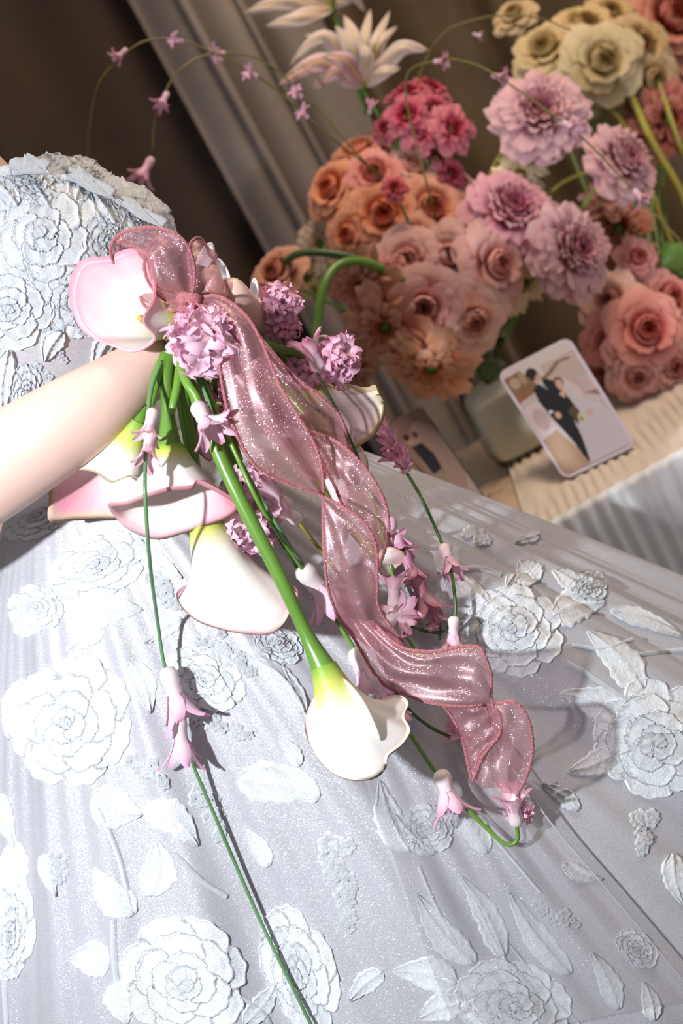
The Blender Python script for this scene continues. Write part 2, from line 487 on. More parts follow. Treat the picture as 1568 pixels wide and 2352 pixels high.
# ------------------------------------------------------------------ dress surfaces
W0 = P(235, 1040, 1.085)         # centre of the waist
PXM = FPX / 1.085
def skirt_pt(th, t):
    tt = t if t < 0.5 else 0.5 + (t - 0.5) * 0.62
    rx = 0.081 + 0.78 * tt + 0.018 * (1 - math.exp(-t * 22))
    ryf = 0.098 + 0.30 * tt + 0.006 * (1 - math.exp(-t * 22))
    ryb = 0.098 + 0.05 * tt
    c, s = math.cos(th), math.sin(th)
    # folds deepen downwards
    am = 0.010 * min(1, t / 0.3) + 0.012 * t
    fo = am * (0.55 * math.sin(th * 9 + 1.3) + 0.3 * math.sin(th * 17 + 0.4 + t * 3) + 0.2 * math.sin(th * 31 + t * 5))
    fo += 0.0012 * math.sin(th * 75 + 3 * math.sin(th * 5)) * min(1, t * 6)
    fo *= 0.35 + 0.65 * min(1, abs(th + 0.9) / 1.3)
    rr = 1.0
    x = (rx + fo) * c; y = (ryf if s < 0 else ryb) * s + fo * s
    return Vector((W0.x + x, W0.y + y, W0.z - t))

nth, ntt = 420, 130
ths = [2 * PI * i / nth for i in range(nth)]
tts = [(-0.012 + 1.0 * (j / (ntt - 1)) ** 1.25) for j in range(ntt)]
SKV = [skirt_pt(a, max(0, t)) if t >= 0 else skirt_pt(a, 0) + Vector((0, 0, -t)) for a in ths for t in tts]
SKF = gridfaces(nth, ntt, cu=True)
skirt_bvh = BVHTree.FromPolygons(SKV, SKF)

# bodice: sections at heights above the waist: (height, front x, back x, half depth y)
BOD = [(-0.02, 0.083, -0.084, 0.100), (0.0, 0.079, -0.082, 0.098), (0.03, 0.083, -0.084, 0.101), (0.06, 0.093, -0.088, 0.108),
       (0.09, 0.112, -0.092, 0.116), (0.115, 0.129, -0.096, 0.122), (0.135, 0.133, -0.098, 0.124), (0.155, 0.126, -0.10, 0.122),
       (0.175, 0.108, -0.10, 0.116), (0.195, 0.098, -0.098, 0.108), (0.215, 0.090, -0.097, 0.103), (0.24, 0.083, -0.094, 0.098)]
def bod_pt(th, h, off=0.0):
    hs = [b[0] for b in BOD]
    xf = np.interp(h, hs, [b[1] for b in BOD]); xb = np.interp(h, hs, [b[2] for b in BOD]); yd = np.interp(h, hs, [b[3] for b in BOD])
    c, s = math.cos(th), math.sin(th)
    x = (xf if c > 0 else -xb) * abs(c) ** 0.9 * (1 if c > 0 else -1)
    y = yd * abs(s) ** 0.9 * (1 if s > 0 else -1)
    n = Vector((c, s, 0))
    return Vector((W0.x + x, W0.y + y, W0.z + h)) + n * off
nbt, nbh = 140, 60
def neck(th):                    # the neckline rises to the back
    c, s = math.cos(th), math.sin(th)
    return 0.228 - 0.030 * max(0, math.cos(th)) + 0.002 * math.sin(th * 7)
BDV = [bod_pt(2 * PI * i / nbt, -0.005 + (neck(2 * PI * i / nbt) + 0.005) * j / (nbh - 1)) for i in range(nbt) for j in range(nbh)]
BDF = gridfaces(nbt, nbh, cu=True)
bod_bvh = BVHTree.FromPolygons(BDV, BDF)

def hit(bvh, px, py):
    d = (P(px, py, 1.0) - CAM).normalized()
    loc, nrm, idx, dist = bvh.ray_cast(CAM, d)
    if loc is None: return None, None
    if nrm.dot(d) > 0: nrm = -nrm
    return loc, nrm
def depth_of(p): return (p - CAM).dot(FWD)
def sd(px, py, off=0.0, fb=1.0):
    """depth of the dress under a pixel, less an offset towards the lens"""
    a, _ = hit(skirt_bvh, px, py)
    return (depth_of(a) if a else fb) - off

def debug():
    for q in [(20, 1270), (860, 1130), (1200, 1290), (1560, 1465), (784, 1300), (400, 1300), (784, 1700), (200, 1600), (400, 2300), (1000, 2300), (1500, 2300), (1200, 1700), (560, 1300), (10, 2340), (1550, 2340)]:
        print('SK', q, round(sd(*q, fb=-1), 3))
    for q in [(410, 540), (300, 500), (200, 380), (100, 600), (60, 900), (330, 850), (5, 380), (400, 900)]:
        a, _ = hit(bod_bvh, *q); print('BO', q, round(depth_of(a), 3) if a else None)

# ------------------------------------------------------------------ the woman: body, dress, lace
bride = thing('person', 'woman in a white lace strapless wedding dress holding the bouquet at her waist', 'person', (W0.x, W0.y, 0.0))

# body: one skinned skeleton, torso to fingertips
def body():
    J = []; E = []
    def j(p, r, parent=None, r2=None):
        J.append((Vector(p), r, r2 or r))
        if parent is not None: E.append((parent, len(J) - 1))
        return len(J) - 1
    w = lambda x, y, z: W0 + Vector((x, y, z))
    pel = j(w(0, 0, -.12), .070)
    wa = j(w(0, 0, 0), .058, pel)
    ch = j(w(-.005, 0, .12), .074, wa)
    st = j(w(-.005, 0, .205), .066, ch)
    ne = j(w(-.028, .01, .275), .046, st)
    n2 = j(w(-.035, .01, .35), .040, ne)
    hd = j(w(-.02, .01, .44), .062, n2)
    h2 = j(w(-.02, .01, .52), .055, hd)
    # far shoulder and arm hang behind
    s2 = j(w(-.03, .10, .245), .040, st); s3 = j(w(-.05, .155, .22), .042, s2); e2 = j(w(-.16, .17, -.02), .034, s3)
    f2 = j(w(-.12, .16, -.22), .024, e2); 
    # near arm
    sh = j(w(-.04, -.10, .245), .040, st); sh2 = j(w(-.07, -.145, .215), .042, sh)
    el = j(P(-330, 1262, 0.965), .036, sh2)
    a1 = j(P(-90, 1122, .93), .0330, el); a2 = j(P(40, 1044, .925), .0305, a1)
    a3 = j(P(170, 962, .925), .0275, a2); a4 = j(P(270, 892, .93), .0225, a3)
    wr = j(P(345, 842, .94), .0190, a4, .016)
    pm = j(P(425, 800, .965), .0230, wr, .016)
    kn = j(P(490, 790, .985), .0200, pm, .012)
    # fingers curl round the far side of the stems and show at the right of the bow
    def finger(pts, rr, par):
        k = par
        for q, r in zip(pts, rr): k = j(P(*q), r, k)
    finger([(590, 815, .992), (604, 775, .975), (580, 725, .948), (548, 680, .930), (516, 640, .926)], [.0100, .0098, .0090, .0082, .0068], kn)
    finger([(590, 840, 1.0), (622, 800, .99), (612, 750, .965), (597, 715, .95), (583, 688, .945)], [.0100, .0095, .0088, .0080, .0066], kn)
    finger([(545, 780, .99), (560, 740, .985), (528, 690, .962), (495, 645, .948), (470, 612, .942)], [.0098, .0092, .0085, .0078, .0064], kn)
    finger([(540, 880, .995), (570, 885, .98), (560, 860, .955), (535, 845, .945)], [.0088, .0084, .0076, .0060], pm)
    finger([(400, 770, .94), (430, 745, .925), (455, 720, .92), (470, 690, .922)], [.0125, .0110, .0098, .0078], pm)
    org = wloc(bride)
    me = bpy.data.meshes.new('body'); me.from_pydata([tuple(p - org) for p, _, _ in J], E, [])
    o = bpy.data.objects.new('body', me); COL.objects.link(o); o.parent = bride; ORG['body'] = org
    sk = o.modifiers.new('skin', 'SKIN'); sk.use_smooth_shade = True
    for i, (p, r, r2) in enumerate(J):
        me.skin_vertices[0].data[i].radius = (r * 1.12, r2 * 1.12)
    me.skin_vertices[0].data[0].use_root = True
    ss = o.modifiers.new('smooth', 'SUBSURF'); ss.levels = ss.render_levels = 2
    me.materials.append(M['skin'])
    return o
body_o = body()
body_o['label'] = 'bare forearm and hand holding the stems'

def nail(base, tip, w):
    b, t = Vector(base), Vector(tip)
    ax = (t - b); side = ax.cross(FWD).normalized(); up = side.cross(ax).normalized()
    v = []; nu, nv = 12, 7
    for i in range(nu):
        u = i / (nu - 1); ww = w * (1 - u ** 2.4) ** .6 * (0.85 + .3 * math.sin(u * PI * .6))
        for k in range(nv):
            s = k / (nv - 1) * 2 - 1
            v.append(b + ax * u + side * s * ww + up * (-0.0030 * (s * s) * (1 - .6 * u) + 0.0035 * math.sin(u * PI * .6)))
    o = obj('nail', v, gridfaces(nu, nv), M['nail'], bride, solid=0.0010)
nail(P(465, 611, .934), P(484, 558, .930), .0048)
nail(P(521, 640, .9195), P(500, 594, .917), .0026)
nail(P(583, 690, .938), P(584, 640, .934), .0028)

skirt = obj('skirt', SKV, SKF, M['tulle'], bride)
bod = obj('bodice', BDV, BDF, M['tulle'], bride)
# satin waistband
WB = []
for i in range(120):
    th = 2 * PI * i / 120
    for k in range(7):
        s = k / 6
        WB.append(bod_pt(th, -0.004 + 0.028 * s, 0.0035 * math.sin(PI * min(1, max(0, s))) ** .5 + .001))
obj('waistband', WB, gridfaces(120, 7, cu=True), M['satin'], bride)

def stick(bvh, grid, h, px2m=None):
    """turn a grid of pixels into points on the cloth, raised by h"""
    out = []
    for (px, py), hh in zip(grid, h):
        a, n = hit(bvh, px, py)
        out.append(None if a is None else a + n * hh)
    return out

def applique(name, bvh, grid, h, faces, uv, parent, mat):
    pts = stick(bvh, grid, h)
    ok = [i for i, p in enumerate(pts) if p is not None]
    mp = {o_: n_ for n_, o_ in enumerate(ok)}
    fs = [tuple(mp[i] for i in f) for f in faces if all(i in mp for i in f)]
    if not fs: return None
    # drop the faces that would bridge two folds
    keep = []
    vv = [pts[i] for i in ok]
    for f in fs:
        if max((vv[f[0]] - vv[f[k]]).length for k in range(1, len(f))) < 0.03: keep.append(f)
    return obj(name, vv, keep, mat, parent, uv=[uv[i] for i in ok])

def lace_rose(cx, cy, rx, ry, rot, seed, parent=None, bvh=None, h0=0.005, mat='lace', rings=3):
    """an embroidered rose: overlapping stitched petals, inner ones on top"""
    parent = parent or skirt; bvh = bvh or skirt_bvh
    R = random.Random(seed); pet = []
    ox, oy = R.uniform(-.12, .12), R.uniform(-.12, .12)
    for rank, (n, dist, ra, rb) in enumerate([(1, .03, .11, .09), (3, .11, .19, .15), (4, .24, .27, .22), (5, .42, .36, .27), (7, .64, .38, .29)][:rings + 2]):
        ph = R.uniform(0, 6.28)
        for k in range(n):
            a = ph + 2 * PI * k / n + R.uniform(-.15, .15); f_ = (1 - dist)
            pet.append((math.cos(a) * dist + ox * f_, math.sin(a) * dist + oy * f_, ra * R.uniform(.9, 1.15), rb * R.uniform(.9, 1.1), a, rank + k * .12))
    nr, na = 54, 150
    AA = np.linspace(0, 2 * PI, na, endpoint=False)[:, None]
    def field(X, Y):
        Hh = np.zeros(X.shape); done = np.zeros(X.shape, bool); U = np.zeros(X.shape)
        for (x0, y0, ra, rb, a, rank) in pet:
            dx, dy = X - x0, Y - y0
            tt = -dx * math.sin(a) + dy * math.cos(a); rr = dx * math.cos(a) + dy * math.sin(a)
            wob = 1 + .05 * np.sin(np.arctan2(rr, tt) * 7 + rank * 5)
            q = np.sqrt((tt / ra) ** 2 + (rr / rb) ** 2) / wob
            m = (q < 1) & ~done
            lv = 1.0 - rank / 6.2
            hh = lv * .75 + .30 * np.exp(-((1 - q) / .13) ** 2) + .10 * np.cos(q * 2.2) + .05 * np.sin(tt / ra * 9)
            hh *= np.clip((1 - q) / .035, 0.25, 1)
            Hh[m] = hh[m]; U[m] = (tt / ra * .9 + rank * 1.7)[m]; done |= m
        return Hh, done, U
    rs = np.linspace(0, 1.15, 90)[None, :]
    _, dn, _ = field(np.cos(AA) * rs, np.sin(AA) * rs)
    bd_ = np.array([rs[0, np.nonzero(row)[0].max()] if row.any() else .5 for row in dn])[:, None]
    RR = bd_ * np.linspace(0, 1, nr)[None, :]
    X, Y = np.cos(AA) * RR, np.sin(AA) * RR
    Hh, _, U = field(X, Y)
    Hh[:, -1] = .06
    cr_, sr_ = math.cos(rot), math.sin(rot)
    gx = cx + X * rx * cr_ - Y * ry * sr_; gy = cy + X * rx * sr_ + Y * ry * cr_
    grid = list(zip(gx.ravel().tolist(), gy.ravel().tolist())); h = (Hh.ravel() * h0).tolist()
    uv = list(zip((U.ravel() * 1.3).tolist(), (RR.ravel() * 2).tolist()))
    return applique('lace_rose', bvh, grid, h, gridfaces(na, nr, cu=True), uv, parent, M[mat])

def lace_leaf(x0, y0, x1, y1, w, bend, seed=0, parent=None, bvh=None, h0=0.0022, mat='lace', name='lace_leaf'):
    parent = parent or skirt; bvh = bvh or skirt_bvh
    n, m = 34, 15
    dx, dy = x1 - x0, y1 - y0; ln = math.hypot(dx, dy); ux, uy = dx / ln, dy / ln
    grid, h, uv = [], [], []
    for i in range(n):
        s = i / (n - 1)
        prof = math.sin(PI * s ** 0.75) ** .8 * (1 - .25 * s)
        off = bend * math.sin(PI * s)
        for k in range(m):
            c = k / (m - 1) * 2 - 1
            edge = 1 + 0.06 * math.sin(s * 40 + seed) + 0.05 * math.sin(s * 17 + seed * 2)
            ww = c * w * .5 * prof * edge
            grid.append((x0 + ux * ln * s - uy * (ww + off), y0 + uy * ln * s + ux * (ww + off)))
            vein = 0.35 * max(0, math.sin((s * 7 - abs(c) * 1.6) * 2 * PI)) * (1 - abs(c))
            hh = h0 * (0.35 + 0.55 * (1 - abs(c)) * .6 + 0.45 * math.exp(-(c / .10) ** 2) + 0.45 * math.exp(-((abs(c) - .86) / .1) ** 2) + vein * .5)
            if k in (0, m - 1) or i in (0, n - 1): hh = 0.0002
            h.append(hh); uv.append((s * ln / 60 + abs(c) * .7, c * 1.2))
    return applique(name, bvh, grid, h, gridfaces(n, m), uv, parent, M[mat])

def lace_stem(pts, w, parent=None, bvh=None, h0=0.0016, mat='lace'):
    parent = parent or skirt; bvh = bvh or skirt_bvh
    c = catmull(pts, 40); grid, h, uv = [], [], []
    for i, p in enumerate(c):
        q = c[min(i + 1, 39)]; o = c[max(i - 1, 0)]
        dx, dy = q[0] - o[0], q[1] - o[1]; l = math.hypot(dx, dy) or 1
        for k in range(5):
            s = (k / 4 * 2 - 1)
            grid.append((p[0] - dy / l * s * w / 2, p[1] + dx / l * s * w / 2)); h.append(h0 * (1 - s * s) + 0.0002)
            uv.append((i * .3, s * .4))
    return applique('lace_stem', bvh, grid, h, gridfaces(40, 5), uv, parent, M[mat])

def lace_sprig(cx, cy, spread, n, seed, dirx=0.4, diry=0.9, parent=None, bvh=None, mat='lace', size=20):
    """a spray of small five petalled lace flowers, one mesh"""
    parent = parent or skirt; bvh = bvh or skirt_bvh
    R = random.Random(seed); grid, h, uv, faces = [], [], [], []
    for q in range(n):
        t = q / max(1, n - 1)
        fx = cx + dirx * spread * t * 2 + R.uniform(-1, 1) * spread * .45 * (1 - .7 * t)
        fy = cy + diry * spread * t * 2 + R.uniform(-1, 1) * spread * .35 * (1 - .5 * t)
        sz = size * R.uniform(.75, 1.25) * (1 - .3 * t); a0 = R.uniform(0, 6.28); off = len(grid)
        na, nr = 30, 6
        for i in range(na):
            a = 2 * PI * i / na
            for k in range(nr):
                r = 0.12 + .88 * k / (nr - 1)
                b = (0.62 + .38 * abs(math.sin(2.5 * a + a0)))
                grid.append((fx + math.cos(a) * r * b * sz, fy + math.sin(a) * r * b * sz))
                h.append(0.0002 if k == nr - 1 else 0.0008 + 0.0009 * r); uv.append((a, r))
        faces += gridfaces(na, nr, cu=True, off=off)
        # thread linking the flowers
    return applique('lace_sprig', bvh, grid, h, faces, uv, parent, M[mat])

# big roses
for a in [(172, 1655, 150, 170, .3, 1), (420, 2235, 165, 150, .5, 2), (690, 2225, 90, 165, -.35, 3), (1180, 1455, 128, 118, .2, 4),
          (1505, 1695, 165, 150, .4, 5), (1175, 2300, 150, 110, .3, 6), (230, 1300, 130, 80, -.4, 7), (30, 2130, 60, 130, .1, 8),
          (470, 1560, 110, 75, .5, 9), (1350, 1350, 48, 42, 0, 10), (980, 1900, 70, 60, .6, 12), (640, 1480, 70, 46, .5, 14), (80, 1400, 70, 60, .2, 15), (1460, 2180, 60, 40, .7, 16), (100, 1180, 110, 50, -.5, 13)]:
    lace_rose(*a)
for a in [(330, 1850, 455, 1945, 90, -18, 1), (210, 1830, 330, 1870, 110, 10, 2), (300, 1520, 345, 1640, 70, -10, 3), (40, 1460, 120, 1350, 70, 8, 4),
          (545, 1790, 735, 1830, 110, -10, 5), (735, 1835, 600, 1760, 70, 8, 6), (345, 2060, 360, 1925, 95, 14, 7), (310, 2100, 215, 1990, 90, -14, 8),
          (255, 2215, 155, 2200, 95, 8, 9), (270, 2250, 295, 2352, 80, 8, 10), (35, 1930, 45, 2120, 80, 10, 11), (0, 1820, 40, 1950, 50, 8, 12),
          (1230, 1340, 1190, 1290, 80, 0, 13), (1265, 1415, 1390, 1385, 90, -8, 14), (1045, 1430, 1010, 1320, 90, 8, 15), (1120, 1390, 1000, 1310, 50, 8, 16),
          (1475, 1590, 1345, 1450, 90, 14, 17), (1450, 1660, 1285, 1590, 88, 12, 18), (1425, 1720, 1300, 1775, 70, -8, 19),
          (1400, 1400, 1568, 1465, 46, -8, 20), (1330, 1355, 1265, 1310, 50, 4, 21), (1180, 1320, 1160, 1350, 30, 0, 22),
          (1090, 2215, 955, 2050, 78, -14, 23), (1155, 2200, 1055, 2010, 70, 12, 24), (1310, 2240, 1165, 2040, 70, -12, 25),
          (1420, 2320, 1355, 2185, 60, 8, 26), (1500, 2345, 1475, 2255, 50, 5, 27), (1050, 2260, 900, 2230, 90, 12, 28), (1060, 2300, 960, 2340, 80, 6, 29),
          (940, 1960, 870, 1790, 80, -14, 30), (1120, 1960, 1020, 1830, 70, 12, 31), (1000, 1960, 900, 1870, 60, -8, 32), (1290, 1985, 1385, 2020, 40, 8, 33),
          (620, 1990, 560, 1900, 50, 4, 34), (100, 1960, 130, 2060, 40, 4, 35), (590, 1500, 650, 1430, 60, 4, 36), (700, 1640, 560, 1500, 60, 20, 37),
          (150, 1420, 330, 1400, 90, -10, 38), (330, 1270, 420, 1330, 60, 4, 39), (560, 2352, 640, 2250, 60, 6, 40), (60, 1560, 20, 1700, 70, 8, 41), (240, 1440, 150, 1500, 60, 6, 42), (420, 1420, 330, 1480, 50, 6, 43), (690, 1760, 640, 1690, 44, 4, 44), (1330, 1860, 1240, 1800, 46, 6, 45), (1540, 1960, 1568, 2080, 60, 6, 46), (880, 2230, 800, 2300, 60, 6, 47), (1240, 1230, 1180, 1250, 30, 3, 48)]:
    lace_leaf(*a)
for p, w in [([(1010, 1320), (1090, 1305), (1150, 1320)], 14), ([(1310, 1480), (1380, 1490), (1450, 1470)], 10), ([(1300, 1520), (1360, 1555), (1440, 1610)], 13),
             ([(1460, 1505), (1510, 1498), (1568, 1492)], 11), ([(215, 1830), (270, 1960), (300, 2080)], 14), ([(400, 1960), (460, 2020), (520, 2060)], 14),
             ([(260, 2110), (262, 2200), (270, 2280)], 15), ([(20, 2150), (10, 2250), (15, 2352)], 12), ([(960, 1990), (1000, 2080), (1060, 2190)], 8),
             ([(1060, 1830), (1130, 1920), (1240, 2050)], 8), ([(1080, 2040), (1120, 2130), (1170, 2230)], 8), ([(550, 2290), (600, 2320), (620, 2352)], 14),
             ([(730, 1700), (700, 1640), (660, 1560), (640, 1500)], 8), ([(1170, 2170), (1260, 2280), (1330, 2352)], 8)]:
    lace_stem(p, w)
for a in [(780, 1940, 75, 16, 1, .1, .9, None, None, 'lace', 26), (1480, 1860, 55, 16, 2, -.1, .9), (1080, 1225, 36, 12, 3, .5, .3, None, None, 'lace', 15), (470, 1830, 60, 12, 4, .3, .8),
          (790, 2080, 30, 6, 5, .2, .9, None, None, 'lace', 20), (130, 1960, 40, 8, 6, .1, .8), (1240, 2090, 45, 10, 7, .9, .4, None, None, 'lace', 15), (460, 1640, 60, 14, 8, .9, .4),
          (480, 1480, 70, 16, 9, .7, .5), (300, 1750, 50, 8, 10, .8, .5), (560, 1390, 50, 8, 11, -.5, .6), (360, 1320, 50, 10, 12, .5, .8),
          (930, 1330, 45, 8, 13, .2, .9), (1060, 2280, 45, 8, 14, .3, .5)]:
    lace_sprig(*a)

# bodice lace: packed roses and leaves, ragged at the neckline
for a in [(105, 540, 150, 150, .2, 21), (300, 500, 105, 85, .6, 22), (60, 420, 90, 60, .2, 23), (215, 410, 70, 46, .5, 24), (20, 700, 120, 110, 0, 25), (180, 700, 80, 90, .3, 26), (330, 640, 90, 70, .8, 27), (250, 560, 70, 70, .8, 31), (390, 620, 60, 80, .8, 28), (60, 900, 46, 70, 0, 29)]:
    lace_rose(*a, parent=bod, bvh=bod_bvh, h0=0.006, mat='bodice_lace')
for a in [(150, 420, 90, 352, 62, 8, 1), (170, 470, 220, 372, 70, -8, 2), (300, 470, 160, 365, 60, 10, 3), (330, 520, 270, 430, 60, -6, 4), (400, 560, 340, 455, 50, 6, 5), (40, 480, -40, 400, 60, 6, 6),
          (140, 760, 100, 830, 60, 6, 7), (20, 800, 10, 960, 60, 10, 8), (260, 760, 210, 850, 50, 6, 9), (110, 480, 30, 380, 60, 4, 10), (430, 700, 410, 560, 60, 0, 11), (260, 520, 205, 440, 50, 0, 12)]:
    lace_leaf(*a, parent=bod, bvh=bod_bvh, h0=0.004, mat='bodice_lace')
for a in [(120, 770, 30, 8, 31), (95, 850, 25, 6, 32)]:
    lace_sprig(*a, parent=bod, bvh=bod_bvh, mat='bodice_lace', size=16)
# ragged lace standing above the neckline
def bd(px, py, fb=0.985):
    a, _ = hit(bod_bvh, px, py)
    return (depth_of(a) if a else fb)
def ragged(pts, hgt, seed):
    c = [p for p in pts]; n = 46; v = []
    top = []
    for i in range(n):
        s = i / (n - 1); x = np.interp(s, [0, 1], [pts[0][0], pts[1][0]]); y = np.interp(s, [0, 1], [pts[0][1], pts[1][1]])
        hh = hgt * math.sin(PI * s) ** .5 * (1 + .30 * fbm(s * 9, seed) + .10 * math.sin(s * 21))
        for k in range(8):
            q = k / 7
            px, py = x - .48 * hh * q + 6 * math.sin(q * 5 + s * 9), y + 26 - .88 * (hh + 26) * q
            v.append(P(px, py, pts[2] - 0.004 + 0.006 * q + 0.0010 * math.sin(s * 9 + q * 4)))
    uv = [(i // 8 * .30, (i % 8) * .2) for i in range(len(v))]
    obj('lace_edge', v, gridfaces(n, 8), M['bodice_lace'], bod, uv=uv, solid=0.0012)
ragged(((30, 376), (112, 372), bd(70, 450)), 24, 1)
ragged(((150, 385), (262, 436), bd(215, 460)), 26, 2)
ragged(((262, 440), (380, 505), bd(290, 500)), 12, 3)

# loose sheer layer of tulle lying over the lower right of the skirt
def sheer(edgeA, edgeB, off, waves, seed):
    A = catmull(edgeA, 90); B = catmull(edgeB, 90); v = []; m = 60
    for i in range(90):
        for k in range(m):
            s = k / (m - 1)
            px = A[i][0] * (1 - s) + B[i][0] * s; py = A[i][1] * (1 - s) + B[i][1] * s
            hh = off * (1 - s) ** .8 * (0.75 + .35 * math.sin(s * waves * 6.28 + i * .02 + seed)) * min(1, i / 25 + .15) + 0.0012
            v.append((px, py, hh))
    D_ = np.array([sd(a_, b_, 0, 1.0) for a_, b_, _ in v]).reshape(90, m); S_ = D_.copy()
    for _ in range(60):
        S_[1:-1] = (S_[:-2] + S_[1:-1] * 2 + S_[2:]) / 4
        S_[:, 1:-1] = (S_[:, :-2] + S_[:, 1:-1] * 2 + S_[:, 2:]) / 4
    S_ = S_ - max(0.0, float(np.percentile(S_ - D_, 97)))
    q = [P(v[i][0], v[i][1], float(S_.ravel()[i]) - v[i][2]) for i in range(len(v))]
    lay = obj('tulle_layer', q, gridfaces(90, m), M['tulle_sheer'], bride)
    vv, ff, uu = tube_data([q[i * m] for i in range(90)], .0007, 6)
    obj('hem', vv, ff, M['tulle'], lay, uv=uu, origin=wloc(bride))
sheer([(1050, 1560, 0), (1235, 1850, 0), (1400, 2050, 0), (1600, 2290, 0)], [(760, 1560, 0), (860, 1860, 0), (960, 2150, 0), (1060, 2400, 0)], 0.013, 6, 1)
# ------------------------------------------------------------------ bouquet
def mixc(a, b, t):
    t = max(0, min(1, t)); return tuple(a[i] * (1 - t) + b[i] * t for i in range(3))
CREAM = (0.86, 0.82, 0.72); WHITE = (0.88, 0.84, 0.80); PINK = (0.86, 0.42, 0.48); DEEP = (0.78, 0.16, 0.28); GREEN = (0.22, 0.42, 0.04); LIME = (0.62, 0.66, 0.14)

def calla(label, base, throat, rim, rb, rt, stem, stem_r=.0042, stem_mat='stem', green=0.25, pink_in=0.6, pink_out=0.15, edge=DEEP, lip=0.004, spadix=None, bulge=0.0, tints=(), group='calla lilies in the bouquet'):
    root = thing('calla_lily', label, 'flower', P(*base), group)
    B0, T0 = P(*base), P(*throat)
    ax = (T0 - B0).normalized()
    e1 = ax.cross(FWD); e1 = e1.normalized() if e1.length > .1 else CX.copy(); e2 = ax.cross(e1).normalized()
    n = 96; RC = [P(*q) for q in catmull(rim, n, closed=True)]
    C = sum(RC, Vector()) / n
    def ang(p): d = p - B0; d = d - ax * d.dot(ax); c = C - B0; c = c - ax * c.dot(ax); q = d - c; return math.atan2(q.dot(e2), q.dot(e1))
    a0 = ang(RC[0]); da = [((ang(RC[(i + 3) % n]) - ang(RC[i]) + PI) % (2 * PI)) - PI for i in range(n)]
    sg = 1 if sum(da) > 0 else -1
    v, col, uv = [], [], []; nv = 36
    for i in range(n):
        a = a0 + sg * 2 * PI * i / n
        o = e1 * math.cos(a) + e2 * math.sin(a)
        b = B0 + o * rb; t = T0 + o * rt; r = RC[i]
        t0 = b + (t - b) * .5 + o * bulge
        outw = (r - C); outw = outw.normalized() if outw.length > 1e-6 else o
        pr = r - (T0 - B0).normalized() * 0.0
        for k in range(nv):
            s = k / (nv - 2) if k < nv - 1 else 1.0
            s = min(1, s)
            p = b * (1 - s) ** 3 + t0 * 3 * s * (1 - s) ** 2 + t * 3 * s * s * (1 - s) + r * s ** 3
            if k == nv - 1: p = r - ax * lip + outw * lip * .25
            v.append(p)
            wob = .08 * math.sin(a * 5 + i) + .06 * math.sin(a * 11)
            c = mixc(GREEN, LIME, s / (green * .6 + 1e-6)) if s < green * .6 else mixc(LIME, CREAM, (s - green * .6) / (green * .8) + wob)
            if s > .4: c = mixc(c, WHITE, (s - .4) * 3)
            c = mixc(c, PINK, max(0, (s - .62 + wob) * 2.2) * pink_out)
            if k >= nv - 3: c = mixc(c, edge, .45)
            for (tx, ty, td, tr_, st_) in tints:
                c = mixc(c, (0.84, 0.24, 0.36), .45 * st_ * max(0, 1 - (p - P(tx, ty, td)).length / (tr_ / FPX)) ** 1.2)
            col.append(c); uv.append((i / n * 3, s))
    outer = obj('spathe', v, gridfaces(n, nv, cu=True), M['spathe'], root, col=col, uv=uv)
    # inside wall of the spathe, a hair inside the outer one
    v2, col2 = [], []
    for i in range(n):
        for k in range(nv):
            q = v[i * nv + k]; s = min(1, k / (nv - 2))
            ctr = B0 + (T0 - B0) * min(1, s * 1.4) if s < .7 else (B0 + (T0 - B0)) * (1 - (s - .7) / .3) + C * ((s - .7) / .3)
            d = ctr - q
            v2.append(q + d.normalized() * min(0.0009, d.length * .3) if k < nv - 2 else q)
            wob = .15 * math.sin(i * .5) + .08 * math.sin(i * 1.3)
            c = mixc((0.80, 0.66, 0.18), WHITE, s * 1.8)
            c = mixc(c, PINK, max(0, (s - .5 + wob * .4) * 2.0) * pink_in)
            for (tx, ty, td, tr_, st_) in tints:
                c = mixc(c, (0.84, 0.24, 0.36), st_ * max(0, 1 - (q - P(tx, ty, td)).length / (tr_ / FPX)) ** 1.2 * (1 + .10 * math.sin(i * .7 + k * .15) + .08 * math.sin(i * 2.3)))
            if k >= nv - 3: c = mixc(c, edge, .45)
            col2.append(c)
    obj('spathe_lining', v2, gridfaces(n, nv, cu=True), M['spathe'], root, col=col2, uv=uv)
    if spadix:
        pts = catmull([P(*q) for q in spadix], 12)
        tube('spadix', pts, [.0028 * (1 - (i / 11) ** 4 * .7) for i in range(12)], M['spadix'], root, 8)
    if stem:
        pts = [P(*q) for q in stem] + [B0 + ax * .004]
        m = len(pts); rr = [stem_r] * (m - 1) + [rb * 1.02]
        tube('stem', pts, rr, M[stem_mat], root, 12, n=44)
    return root

